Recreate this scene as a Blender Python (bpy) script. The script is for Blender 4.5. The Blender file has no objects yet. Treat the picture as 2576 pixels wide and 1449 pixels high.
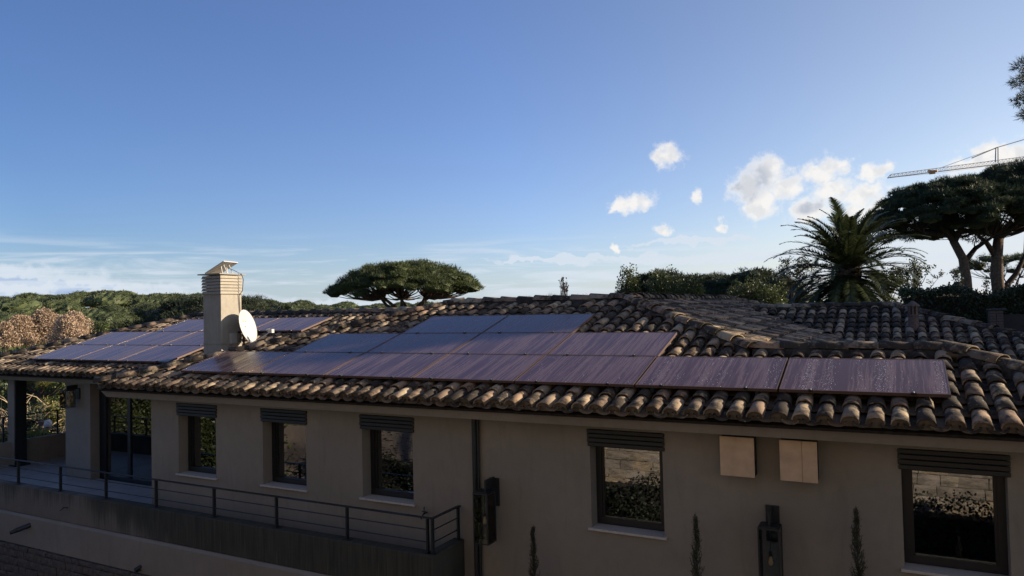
import bpy, bmesh, math, random
import numpy as np
from mathutils import Vector, Matrix, Euler
random.seed(7); rng = np.random.default_rng(7)
S = bpy.context.scene
COL = S.collection
R = math.radians

# ------------------------------------------------------------------ camera
FPX, IW, IH = 1817.2, 2576.0, 1449.0
YAW, PIT, ROL = R(27.977), R(1.593), R(-1.2785)
fw = Vector((-math.sin(YAW)*math.cos(PIT), math.cos(YAW)*math.cos(PIT), math.sin(PIT)))
rt0 = Vector((math.cos(YAW), math.sin(YAW), 0)); up0 = rt0.cross(fw)
rt = math.cos(ROL)*rt0 + math.sin(ROL)*up0
upv = -math.sin(ROL)*rt0 + math.cos(ROL)*up0
cd = bpy.data.cameras.new("camera"); cam = bpy.data.objects.new("camera", cd); COL.objects.link(cam)
cd.sensor_width = 36; cd.lens = 36*FPX/IW; cd.clip_start = .05; cd.clip_end = 20000
M = Matrix((rt, upv, -fw)).transposed().to_4x4(); cam.matrix_world = M
S.camera = cam

def ray(x, y):
    return fw*FPX + rt*(x-IW/2) - upv*(y-IH/2)
def P(x, y, d):                      # survey helper: sight line (photo 2576x1449) at distance d along the lens axis
    return ray(x, y)*(d/FPX)
def azel(x, y):
    v = ray(x, y).normalized(); return math.degrees(math.atan2(v.x, v.y)), math.degrees(math.asin(v.z))

# ------------------------------------------------------------------ light
SUN_AZ, SUN_EL = 60.0, 19.5          # azimuth clockwise from +Y
sd = bpy.data.lights.new("sun", 'SUN'); so = bpy.data.objects.new("sun", sd); COL.objects.link(so)
sd.energy = 5.0; sd.angle = R(.53); sd.color = (1.0, .83, .62)
sv = Vector((math.sin(R(SUN_AZ))*math.cos(R(SUN_EL)), math.cos(R(SUN_AZ))*math.cos(R(SUN_EL)), math.sin(R(SUN_EL))))
so.rotation_euler = sv.to_track_quat('Z', 'Y').to_euler()
S.view_settings.view_transform = 'Standard'; S.view_settings.look = 'None'
S.view_settings.gamma = 1; S.view_settings.use_curve_mapping = False; S.view_settings.exposure = 1.0
S.render.engine = 'CYCLES'; S.cycles.use_denoising = True
S.cycles.max_bounces = 8; S.cycles.transparent_max_bounces = 24

class NT:                            # little shader-maths helper
    def __init__(s, nt): s.nt = nt; s.n = nt.nodes; s.l = nt.links
    def node(s, t, **kw):
        n = s.n.new(t)
        for k, v in kw.items(): setattr(n, k, v)
        return n
    def set(s, sock, v):
        if isinstance(v, bpy.types.NodeSocket): s.l.new(v, sock)
        else:
            try: sock.default_value = v
            except Exception: sock.default_value = (*v, 1)
    def m(s, op, a, b=None, c=None, clamp=False):
        n = s.node('ShaderNodeMath', operation=op, use_clamp=clamp); s.set(n.inputs[0], a)
        if b is not None: s.set(n.inputs[1], b)
        if c is not None: s.set(n.inputs[2], c)
        return n.outputs[0]
    def vm(s, op, a, b=None):
        n = s.node('ShaderNodeVectorMath', operation=op); s.set(n.inputs[0], a)
        if b is not None: s.set(n.inputs[1], b)
        return n.outputs[0]
    def mix(s, f, a, b, bt='MIX'):
        n = s.node('ShaderNodeMix', data_type='RGBA', blend_type=bt)
        s.set(n.inputs['Factor'], f); s.set(n.inputs[6], a); s.set(n.inputs[7], b); return n.outputs[2]
    def ramp(s, v, lo, hi, a=0.0, b=1.0, smooth=False):
        n = s.node('ShaderNodeMapRange'); n.interpolation_type = 'SMOOTHSTEP' if smooth else 'LINEAR'
        s.set(n.inputs[0], v); n.inputs[1].default_value = lo; n.inputs[2].default_value = hi
        n.inputs[3].default_value = a; n.inputs[4].default_value = b; return n.outputs[0]
    def noise(s, vec, scale, detail=4, rough=.55, dist=0, out='Fac'):
        n = s.node('ShaderNodeTexNoise'); s.set(n.inputs['Vector'], vec); n.inputs['Scale'].default_value = scale
        n.inputs['Detail'].default_value = detail; n.inputs['Roughness'].default_value = rough; n.inputs['Distortion'].default_value = dist
        return n.outputs[out]
    def xyz(s, v):
        n = s.node('ShaderNodeSeparateXYZ'); s.set(n.inputs[0], v); return n.outputs
    def vec(s, x, y, z):
        n = s.node('ShaderNodeCombineXYZ'); s.set(n.inputs[0], x); s.set(n.inputs[1], y); s.set(n.inputs[2], z); return n.outputs[0]
    def scl(s, v, k): return s.vm('MULTIPLY', v, k)

# ------------------------------------------------------------------ world: Nishita sky + clouds at their directions
W = bpy.data.worlds.new("World"); S.world = W; W.use_nodes = True
t = NT(W.node_tree); bg = t.n['Background']
sky = t.node('ShaderNodeTexSky', sky_type='NISHITA'); sky.sun_disc = False
sky.sun_elevation = R(SUN_EL); sky.sun_rotation = R(SUN_AZ); sky.altitude = 50
sky.air_density = 1.0; sky.dust_density = .35; sky.ozone_density = 2.2
SKY_STR = .092
tc = t.node('ShaderNodeTexCoord').outputs['Generated']
x, y, z = t.xyz(tc)
az = t.m('MULTIPLY', t.m('ARCTAN2', x, y), 57.29578)
el = t.m('MULTIPLY', t.m('ARCSINE', z), 57.29578)
pa = t.vec(az, el, 0.0)
warp = t.node('ShaderNodeTexNoise'); t.set(warp.inputs['Vector'], pa); warp.inputs['Scale'].default_value = .9; warp.inputs['Detail'].default_value = 5
wv = t.vm('SUBTRACT', warp.outputs['Color'], (.5, .5, .5))
paw = t.vm('ADD', pa, t.vm('MULTIPLY', wv, (2.2, 1.7, 0)))
xa, ya, _ = t.xyz(paw)
def blob(cx_, cy_, w_, h_, rot=0, src=None):
    a, e = azel(cx_, cy_); sx = math.degrees(w_/FPX)*.90; sy = math.degrees(h_/FPX)*1.12
    X_, Y_ = src or (xa, ya)
    u = t.m('SUBTRACT', X_, a); v = t.m('SUBTRACT', Y_, e)
    c, s_ = math.cos(R(rot)), math.sin(R(rot))
    uu = t.m('MULTIPLY', t.m('ADD', t.m('MULTIPLY', u, c), t.m('MULTIPLY', v, s_)), 1/sx)
    vv = t.m('MULTIPLY', t.m('SUBTRACT', t.m('MULTIPLY', v, c), t.m('MULTIPLY', u, s_)), 1/sy)
    d2 = t.m('ADD', t.m('MULTIPLY', uu, uu), t.m('MULTIPLY', vv, vv))
    return t.m('SUBTRACT', 1.0, d2)
def union(lst):
    r = lst[0]
    for q in lst[1:]: r = t.m('MAXIMUM', r, q)
    return r
CUM = [(1678,392,44,28,0),(1590,512,66,22,6),(1552,522,36,12,20),(1926,440,62,40,0),(1885,470,62,36,20),(1975,475,52,28,10),(1915,510,48,38,30),(2066,430,64,26,12),(2110,418,36,16,0),
       (2200,433,40,16,10),(2095,480,60,30,10),(2040,528,68,28,25),(2180,490,58,26,15),(2150,540,40,18,30),(1752,494,22,20,40),(1814,566,14,12,30),(1668,579,26,11,-20),(1550,620,14,10,20),
       (2470,400,80,24,12),(2550,395,60,30,0),(2205,525,30,18,40)]
body = union([blob(*q) for q in CUM])
n1 = t.noise(pa, 1.0, 10, .68); n2 = t.noise(pa, .45, 3, .5)
dens = t.ramp(t.m('ADD', body, t.m('MULTIPLY', t.m('SUBTRACT', n1, .52), 2.1)), -.36, .90, 0, 1, True)
inb = t.ramp(body, -.9, -.2); dens = t.m('MULTIPLY', dens, inb)
wisp = t.m('MULTIPLY', t.ramp(t.m('ADD', body, t.m('MULTIPLY', t.m('SUBTRACT', t.noise(pa, 1.6, 9, .7), .5), 6.0)), -.6, 1.2, 0, 1, True), t.ramp(body, -2.6, -.4, 0, .38, True))
dens = t.m('MAXIMUM', dens, wisp)
# shading inside: thick middles turn pale grey-lilac, sun-side rims stay white
na = t.noise(pa, .75, 4, .55); nb_ = t.noise(t.vm('ADD', pa, (.7, .5, 0)), .75, 4, .55)
emb = t.ramp(t.m('SUBTRACT', na, nb_), -.10, .16, 0, 1, True)
left_grey = t.ramp(union([blob(1872, 462, 80, 48, 20, (az, el)), blob(2040, 520, 40, 16, 20, (az, el))]), -.2, .8, 0, 1, True)
thick = t.m('MULTIPLY', t.ramp(dens, .55, 1.0), t.m('ADD', t.m('MULTIPLY', emb, .32), t.m('MULTIPLY', left_grey, .55)), clamp=True)
ccol = t.mix(thick, (5.25, 5.1, 4.9, 1), (2.4, 2.65, 3.15, 1))
# cirrus streaks low over the horizon
ps = t.vec(t.m('MULTIPLY', az, .075), t.m('ADD', el, t.m('MULTIPLY', az, -.006)), 3.3)
cs = t.noise(ps, 1.15, 6, .6, .6)
band = t.m('MULTIPLY', t.ramp(el, .0, 1.6, 0, 1, True), t.ramp(el, 3.2, 6.4, 1, 0, True))
cir = t.m('MULTIPLY', t.m('MULTIPLY', t.ramp(cs, .43, .66, 0, 1, True), band), .72)
# pale bank low on the left with small blue-grey clouds in front
bank = t.ramp(t.m('ADD', union([blob(60,735,260,56), blob(300,760,300,42), blob(650,790,520,34), blob(2420,650,420,90), blob(1750,606,190,9), blob(1450,652,300,9), blob(1800,650,380,10), blob(2000,690,500,14)]), t.m('MULTIPLY', t.m('SUBTRACT', n2, .5), 1.4)), .0, .5, 0, 1, True)
greys = union([blob(*q) for q in [(10,708,30,12,0),(45,704,26,11,0),(90,712,34,10,0),(150,716,24,9,0),(165,735,40,12,15),(196,722,30,9,10),(125,742,28,9,0),(200,735,30,6,0),(35,745,32,7,0),(272,716,22,7,12),(178,738,50,8,0)]])
gm = t.ramp(t.m('ADD', greys, t.m('MULTIPLY', t.m('SUBTRACT', n1, .5), 2.6)), .1, .9, 0, 1, True)
hz = t.ramp(el, -1.5, 6.0, 1, 0, True)
sunv = t.node('ShaderNodeVectorMath', operation='DOT_PRODUCT'); t.set(sunv.inputs[0], tc); sunv.inputs[1].default_value = tuple(sv)
cg = sunv.outputs['Value']                                   # brighter, whiter air towards the sun
glow = t.node('ShaderNodeValToRGB'); t.set(glow.inputs[0], t.ramp(cg, -1, 1)); ge = glow.color_ramp.elements
ge[0].position = .28; ge[0].color = (.40, .48, .68, 1); ge[1].position = .80; ge[1].color = (1.10, .90, .86, 1)
k_ = ge.new(.55); k_.color = (.73, .76, 1.0, 1)
skyc = t.mix(1.0, sky.outputs[0], glow.outputs[0], 'MULTIPLY')
c1 = t.mix(t.m('MULTIPLY', hz, .66), skyc, (3.0, 3.75, 4.5, 1))
c1 = t.mix(t.m('MULTIPLY', bank, .80), c1, (3.8, 4.2, 4.7, 1))
c1 = t.mix(t.m('MULTIPLY', gm, .90), c1, (2.0, 2.7, 4.0, 1))
c1 = t.mix(cir, c1, (3.9, 4.3, 4.8, 1))
c1 = t.mix(t.m('MULTIPLY', dens, .93), c1, ccol)
t.l.new(c1, bg.inputs[0]); bg.inputs[1].default_value = SKY_STR
W.cycles.sampling_method = 'MANUAL'; W.cycles.sample_map_resolution = 1024

# ------------------------------------------------------------------ materials
def mat(name, fn):
    m = bpy.data.materials.new(name); m.use_nodes = True
    q = NT(m.node_tree); b = q.n['Principled BSDF']; fn(q, b); return m
def bump(q, b, h, strength=.3, dist=.01):
    n = q.node('ShaderNodeBump'); n.inputs['Strength'].default_value = strength; n.inputs['Distance'].default_value = dist
    q.set(n.inputs['Height'], h); q.l.new(n.outputs[0], b.inputs['Normal'])
def geo_pos(q): return q.node('ShaderNodeNewGeometry').outputs['Position']
def obj_co(q): return q.node('ShaderNodeTexCoord').outputs['Object']
def simple(name, col, rough=.6, metal=0, nscale=20, namt=.15, bmp=.15, spec=.5):
    def f(q, b):
        p = geo_pos(q); n = q.noise(p, nscale, 4); k = q.ramp(n, .3, .7, 1-namt, 1+namt)
        q.set(b.inputs['Base Color'], q.mix(1.0, (*col, 1), q.vec(k, k, k), 'MULTIPLY'))
        b.inputs['Roughness'].default_value = rough; b.inputs['Metallic'].default_value = metal
        b.inputs['Specular IOR Level'].default_value = spec
        if bmp: bump(q, b, n, bmp, .004)
    return mat(name, f)

def f_stucco(q, b):
    p = geo_pos(q); big = q.noise(p, .7, 4); fine = q.noise(p, 90, 3, .6); mid = q.noise(p, 6, 4)
    c = q.mix(q.ramp(big, .35, .65), (.212, .194, .166, 1), (.250, .228, .194, 1))
    drip = q.noise(q.scl(p, (5, 5, .9)), 1, 5, .65, 1.2)
    c = q.mix(q.ramp(drip, .52, .78, 0, .30), c, (.105, .096, .082, 1))
    c = q.mix(q.m('MULTIPLY', q.ramp(mid, .45, .75), .4), c, (.190, .170, .142, 1))
    q.set(b.inputs['Base Color'], c); b.inputs['Roughness'].default_value = .9; b.inputs['Specular IOR Level'].default_value = .15
    bump(q, b, q.m('ADD', fine, q.m('MULTIPLY', mid, .6)), .35, .004)
M_STUCCO = mat('stucco', f_stucco)
def f_stain(q, b):
    p = geo_pos(q); x_, y_, z_ = q.xyz(p)
    ps_ = q.vec(q.m('MULTIPLY', x_, 26), y_, q.m('MULTIPLY', z_, 1.3)); st = q.noise(ps_, 1.0, 4, .6)
    ps2 = q.vec(q.m('MULTIPLY', x_, 1.6), 0.0, q.m('MULTIPLY', z_, .5)); lg = q.noise(ps2, 1.0, 3, .5)
    fall = q.ramp(z_, -3.26, -3.95, 1, 0)
    where = q.ramp(x_, -13.2, -10.6, .0, .55)
    m1 = q.ramp(q.m('ADD', q.m('ADD', q.m('MULTIPLY', st, .75), q.m('MULTIPLY', lg, .9)), q.m('ADD', where, q.m('MULTIPLY', fall, .55))), 1.05, 1.55, 0, 1, True)
    fine = q.noise(p, 70, 3, .6)
    base = q.mix(q.ramp(q.noise(p, 2.5, 4), .3, .7), (.165, .142, .118, 1), (.13, .115, .093, 1))
    dark = q.mix(q.ramp(st, .35, .75), (.022, .024, .018, 1), (.060, .058, .044, 1))
    pale = q.ramp(q.noise(q.vec(q.m('MULTIPLY', x_, 45), y_, q.m('MULTIPLY', z_, .9)), 1.0, 3, .5), .60, .72)
    dark = q.mix(q.m('MULTIPLY', pale, q.ramp(z_, -3.42, -3.6, 0, .5)), dark, (.16, .14, .10, 1))
    q.set(b.inputs['Base Color'], q.mix(m1, base, dark)); b.inputs['Roughness'].default_value = .9
    bump(q, b, fine, .35, .004)
M_STAIN = mat('stained_render', f_stain)

def f_tile(q, b, dirt_shade=0.0):
    g = q.node('ShaderNodeNewGeometry'); oi = q.node('ShaderNodeObjectInfo')
    r_ = q.m('FRACT', q.m('ADD', g.outputs['Random Per Island'], oi.outputs['Random']))
    p = g.outputs['Position']
    cr = q.node('ShaderNodeValToRGB'); q.set(cr.inputs[0], r_); cr.color_ramp.interpolation = 'LINEAR'
    stops = [(0, (.13, .105, .085)), (.12, (.33, .275, .205)), (.25, (.19, .145, .110)), (.38, (.40, .345, .255)), (.50, (.11, .092, .078)), (.62, (.34, .25, .175)), (.74, (.22, .195, .16)), (.86, (.24, .165, .12)), (1, (.36, .31, .235))]
    e = cr.color_ramp.elements; e[0].position = 0; e[0].color = (*stops[0][1], 1); e[1].position = 1; e[1].color = (*stops[-1][1], 1)
    for s_, c_ in stops[1:-1]: k = e.new(s_); k.color = (*c_, 1)
    off = q.vm('ADD', p, q.vec(q.m('MULTIPLY', r_, 37), 0.0, 0.0))
    r2 = q.m('FRACT', q.m('MULTIPLY', r_, 17.31)); n = q.m('ADD', q.m('MULTIPLY', q.noise(off, 7, 6, .7), .8), q.m('MULTIPLY', r2, .22)); n_f = q.noise(off, 45, 4, .6); n_s = q.noise(off, 3.2, 4, .6)
    soot = q.m('MAXIMUM', q.ramp(n, .39, .58, 0, .92, True), dirt_shade)
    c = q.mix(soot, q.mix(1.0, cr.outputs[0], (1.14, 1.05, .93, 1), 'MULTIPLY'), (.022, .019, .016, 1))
    lich = q.ramp(q.noise(off, 22, 3, .5), .63, .70)
    c = q.mix(q.m('MULTIPLY', lich, q.ramp(n_s, .45, .6)), c, (.30, .27, .19, 1))
    q.set(b.inputs['Base Color'], c); b.inputs['Roughness'].default_value = .88; b.inputs['Specular IOR Level'].default_value = .25
    bump(q, b, q.m('ADD', n_f, q.m('MULTIPLY', n, .8)), .55, .006)
M_TILE = mat('canal_tile', f_tile)
M_CHAN = mat('sooty_shaded_channel_tile', lambda q, b: f_tile(q, b, .62))  # weathering dirt plus the shade of the troughs, both put into the colour
M_UNDER = simple('roof_underlay', (.025, .021, .018), .95, 0, 14, .4, .4, .1)
M_MORTAR = simple('ridge_mortar', (.05, .043, .035), .95, 0, 16, .5, .7, .1)

M_MORTAR2 = simple('eave_mortar', (.13, .11, .09), .95, 0, 16, .3, .4, .1)
def f_panel(q, b):
    co = obj_co(q); oi = q.node('ShaderNodeObjectInfo'); x_, y_, z_ = q.xyz(co)
    rr = q.m('MULTIPLY', oi.outputs['Random'], 50)
    wob = q.m('MULTIPLY', q.m('SUBTRACT', q.noise(q.vec(q.m('MULTIPLY', x_, 2.5), q.m('MULTIPLY', y_, 3.5), rr), 1, 3), .5), .05)
    xs = q.m('ADD', x_, wob)
    s1 = q.noise(q.vec(q.m('MULTIPLY', xs, 7), q.m('MULTIPLY', y_, .5), rr), 1.0, 5, .62)
    s2 = q.noise(q.vec(q.m('MULTIPLY', xs, 38), q.m('MULTIPLY', y_, .9), rr), 1.0, 3, .55)
    wet = q.ramp(q.m('ADD', q.m('MULTIPLY', s1, .5), q.m('MULTIPLY', s2, .5)), .44, .56, 0, 1, True)
    thin = q.ramp(s2, .60, .68, 0, 1)
    q.set(b.inputs['Base Color'], q.mix(wet, (.092, .048, .056, 1), (.062, .029, .030, 1)))
    q.set(b.inputs['Roughness'], q.m('ADD', q.ramp(wet, 0, 1, .30, .11), q.m('MULTIPLY', thin, .10)))
    b.inputs['IOR'].default_value = 1.38
    try:
        q.set(b.inputs['Sheen Weight'], q.ramp(wet, 0, 1, .035, .005)); b.inputs['Sheen Roughness'].default_value = .5
    except Exception: pass
    bump(q, b, q.m('ADD', q.m('MULTIPLY', s1, .6), s2), .30, .0016)
M_PANEL = mat('panel_glass', f_panel)
M_PFRAME = simple('panel_frame', (.105, .065, .05), .45, .2, 30, .1, .05)
M_CLAMP = simple('clamp_black', (.02, .02, .02), .5, .4)
M_BOLT = simple('bolt_steel', (.75, .75, .72), .3, 1)
def f_drop(q, b):
    b.inputs['Base Color'].default_value = (.9, .92, .95, 1); b.inputs['Roughness'].default_value = .15  # opaque white instead of clear water: the sun glint is in the colour
M_DROP = mat('white_glint_drop', f_drop)
M_DARK = simple('dark_metal', (.022, .026, .030), .5, .3, 30, .2, .05)
M_SHUT = simple('shutter_grey', (.012, .0135, .015), .55, 0, 8, .12, .05)
M_FRAME = simple('window_frame', (.009, .011, .014), .45, 0, 8, .12, .0)
M_SILL = simple('sill_stone', (.42, .40, .37), .7, 0, 30, .12, .2)
M_FLOOR = simple('terrace_tile', (.30, .285, .275), .62, 0, 3, .10, .05)
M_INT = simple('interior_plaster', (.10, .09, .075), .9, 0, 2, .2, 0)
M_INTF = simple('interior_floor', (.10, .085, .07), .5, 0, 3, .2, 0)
def f_glass(q, b):
    n = q.n; out = n['Material Output']; n.remove(b)
    lw = q.node('ShaderNodeFresnel'); lw.inputs[0].default_value = 1.6
    fac = q.m('ADD', q.m('MULTIPLY', lw.outputs[0], .9), .20, clamp=True)
    tr = q.node('ShaderNodeBsdfTransparent'); tr.inputs[0].default_value = (.62, .66, .66, 1)
    gl = q.node('ShaderNodeBsdfGlossy'); gl.inputs['Roughness'].default_value = .0; gl.inputs[0].default_value = (.9, .93, .95, 1)
    mx = q.node('ShaderNodeMixShader'); q.l.new(fac, mx.inputs[0]); q.l.new(tr.outputs[0], mx.inputs[1]); q.l.new(gl.outputs[0], mx.inputs[2])
    q.l.new(mx.outputs[0], out.inputs[0])
M_GLASS = mat('window_glass', f_glass)
def f_glass2(q, b):
    n = q.n; out = n['Material Output']; n.remove(b)
    lw = q.node('ShaderNodeFresnel'); lw.inputs[0].default_value = 1.5
    tr = q.node('ShaderNodeBsdfTransparent'); tr.inputs[0].default_value = (.88, .9, .9, 1)
    gl = q.node('ShaderNodeBsdfGlossy'); gl.inputs['Roughness'].default_value = .0
    mx = q.node('ShaderNodeMixShader'); q.l.new(q.m('ADD', lw.outputs[0], .03), mx.inputs[0]); q.l.new(tr.outputs[0], mx.inputs[1]); q.l.new(gl.outputs[0], mx.inputs[2])
    q.l.new(mx.outputs[0], out.inputs[0])
M_GLASS2 = mat('lantern_glass', f_glass2)
def f_concrete(q, b):
    p = geo_pos(q); n = q.noise(p, 5, 5, .6); st = q.noise(q.scl(p, (14, 14, 1.0)), 1, 4)
    c = q.mix(q.ramp(n, .3, .7), (.33, .305, .25, 1), (.26, .235, .195, 1)); c = q.mix(q.ramp(st, .52, .72, 0, .4), c, (.20, .17, .12, 1))
    q.set(b.inputs['Base Color'], c); b.inputs['Roughness'].default_value = .9; bump(q, b, q.noise(p, 60, 3), .4, .004)
M_CONC = mat('chimney_concrete', f_concrete)
M_WHITE = simple('painted_white', (.44, .435, .42), .45, 0, 6, .05, 0)
M_BOARD = simple('pale_board', (.50, .36, .24), .8, 0, 5, .16, .3)
M_TERRA = simple('terracotta', (.12, .085, .068), .85, 0, 20, .35, .3)
def f_stone(q, b):
    g = q.node('ShaderNodeNewGeometry'); oi = q.node('ShaderNodeObjectInfo')
    r_ = q.m('FRACT', q.m('ADD', g.outputs['Random Per Island'], oi.outputs['Random'])); p = g.outputs['Position']
    cr = q.node('ShaderNodeValToRGB'); q.set(cr.inputs[0], r_); e = cr.color_ramp.elements
    e[0].color = (.24, .20, .165, 1); e[1].color = (.34, .285, .22, 1)
    for s_, c_ in [(.3, (.40, .30, .20)), (.5, (.22, .18, .155)), (.75, (.36, .30, .26))]: k = e.new(s_); k.color = (*c_, 1)
    n = q.noise(q.scl(p, (4, 4, 14)), 1, 6, .65)
    c = q.mix(q.ramp(n, .40, .68), cr.outputs[0], (.10, .085, .07, 1))
    q.set(b.inputs['Base Color'], c); b.inputs['Roughness'].default_value = .85; bump(q, b, n, .9, .02)
M_STONE = mat('wall_stone', f_stone)
M_STONE_D = simple('cladding_stone', (.085, .072, .062), .9, 0, 12, .45, .8)
M_JOINT = simple('wall_joint', (.06, .05, .042), .95, 0, 12, .3, .3)
def foliage(name, c1_, c2_, c3_, trans=.25, rough=.6):
    def f(q, b):
        g = q.node('ShaderNodeNewGeometry'); r_ = g.outputs['Random Per Island']; oi = q.node('ShaderNodeObjectInfo')
        n = q.noise(g.outputs['Position'], .55, 3)
        c = q.mix(q.ramp(r_, 0, 1), (*c1_, 1), (*c2_, 1)); c = q.mix(q.ramp(n, .42, .66, 0, .7), c, (*c3_, 1))
        k = q.ramp(oi.outputs['Random'], 0, 1, .75, 1.2); c = q.mix(1.0, c, q.vec(k, k, k), 'MULTIPLY')
        q.set(b.inputs['Base Color'], c); b.inputs['Roughness'].default_value = rough; b.inputs['Specular IOR Level'].default_value = .35
        out = q.n['Material Output']; tl = q.node('ShaderNodeBsdfTranslucent'); q.set(tl.inputs[0], c)
        mx = q.node('ShaderNodeMixShader'); mx.inputs[0].default_value = trans
        q.l.new(b.outputs[0], mx.inputs[1]); q.l.new(tl.outputs[0], mx.inputs[2]); q.l.new(mx.outputs[0], out.inputs[0])
    return mat(name, f)
M_PINE = foliage('pine_needles', (.045, .062, .020), (.080, .098, .030), (.028, .044, .015))
M_PINE_D = foliage('dark_pine_needles', (.028, .042, .020), (.055, .070, .030), (.022, .035, .018), .18)
M_FAR = foliage('far_pine_needles', (.050, .068, .026), (.080, .096, .036), (.036, .052, .022), .12)
M_LEAF = foliage('broad_leaf', (.05, .075, .022), (.13, .15, .04), (.035, .055, .018), .3, .4)
M_HEDGE = foliage('hedge_leaf', (.030, .045, .018), (.07, .085, .03), (.022, .034, .015), .2, .45)
M_PALM = foliage('palm_leaf', (.035, .050, .020), (.065, .080, .032), (.035, .048, .02), .25, .4)
M_TAN = foliage('dry_leaf', (.38, .28, .195), (.50, .385, .28), (.28, .205, .14), .3)
M_YEL = foliage('yellow_green_leaf', (.12, .125, .03), (.24, .22, .055), (.07, .085, .025), .35)
M_DARKLEAF = foliage('shade_toned_leaf', (.008, .013, .007), (.018, .026, .012), (.006, .010, .005), .05)  # near-black leaf: shade at the wall foot put into the colour
M_CYP = foliage('cypress_leaf', (.022, .036, .020), (.040, .058, .030), (.018, .028, .016), .1)
M_TWIG = foliage('dry_twig', (.36, .28, .18), (.50, .40, .27), (.22, .17, .11), 0)
M_BARK = simple('bark', (.115, .085, .065), .9, 0, 9, .45, .8, .1)
M_BARKD = simple('dark_bark', (.055, .042, .034), .9, 0, 9, .4, .6, .1)
def f_ground(q, b):
    p = geo_pos(q); n = q.noise(p, .25, 6); n_ = q.noise(p, 5, 5)
    c = q.mix(q.ramp(n, .4, .6), (.035, .046, .020, 1), (.060, .060, .032, 1)); c = q.mix(q.ramp(n_, .45, .65, 0, .5), c, (.035, .04, .02, 1))
    q.set(b.inputs['Base Color'], c); b.inputs['Roughness'].default_value = .95; bump(q, b, n_, .6, .05)
M_GROUND = mat('ground_soil', f_ground)
M_PAVE = simple('yard_paving', (.17, .155, .14), .85, 0, 3, .2, .2)
M_STEEL = simple('crane_steel', (.30, .30, .31), .5, .3, 3, .1, 0)
M_YELLOW = simple('crane_yellow', (.55, .24, .03), .5, 0, 3, .1, 0)
M_CORTEN = simple('perforated_sheet', (.17, .14, .125), .7, 0, 4, .15, .1)
M_HOLE = simple('panel_hole', (.02, .018, .016), .9, 0, 5, .1, 0)
M_FABRIC = simple('bed_cover', (.40, .42, .38), .9, 0, 6, .35, .2)
M_BULB = simple('bulb_glass', (.55, .40, .22), .15, 0, 5, .05, 0)
M_GREY = simple('roof_grey_plastic', (.42, .41, .39), .5, 0, 5, .05, 0)

# ------------------------------------------------------------------ building helpers
def tag(o, label=None, cat=None, group=None, kind=None):
    if label: o['label'] = label
    if cat: o['category'] = cat
    if group: o['group'] = group
    if kind: o['kind'] = kind
    return o
def empty(name, loc=(0,0,0), rz=0, label=None, cat=None, group=None):
    o = bpy.data.objects.new(name, None); COL.objects.link(o); o.location = loc; o.rotation_euler = (0,0,rz); o.empty_display_size = .2
    return tag(o, label, cat, group)
def put(name, me, parent=None, loc=None, world=False):
    o = bpy.data.objects.new(name, me); COL.objects.link(o)
    if parent is not None:
        o.parent = parent
        if world: o.matrix_parent_inverse = Matrix.Translation(-Vector(parent.location))
    if loc is not None: o.location = loc
    return o
def mesh_np(name, V, F, m, smooth=False):
    V = np.asarray(V, np.float32); F = np.asarray(F, np.int32); me = bpy.data.meshes.new(name)
    k = F.shape[1]; me.vertices.add(len(V)); me.vertices.foreach_set('co', V.ravel())
    me.loops.add(F.size); me.loops.foreach_set('vertex_index', F.ravel())
    me.polygons.add(len(F)); me.polygons.foreach_set('loop_start', np.arange(0, F.size, k, dtype=np.int32))
    me.polygons.foreach_set('loop_total', np.full(len(F), k, np.int32))
    if smooth: me.polygons.foreach_set('use_smooth', np.ones(len(F), bool))
    me.update(calc_edges=True); me.materials.append(m); return me
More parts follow.
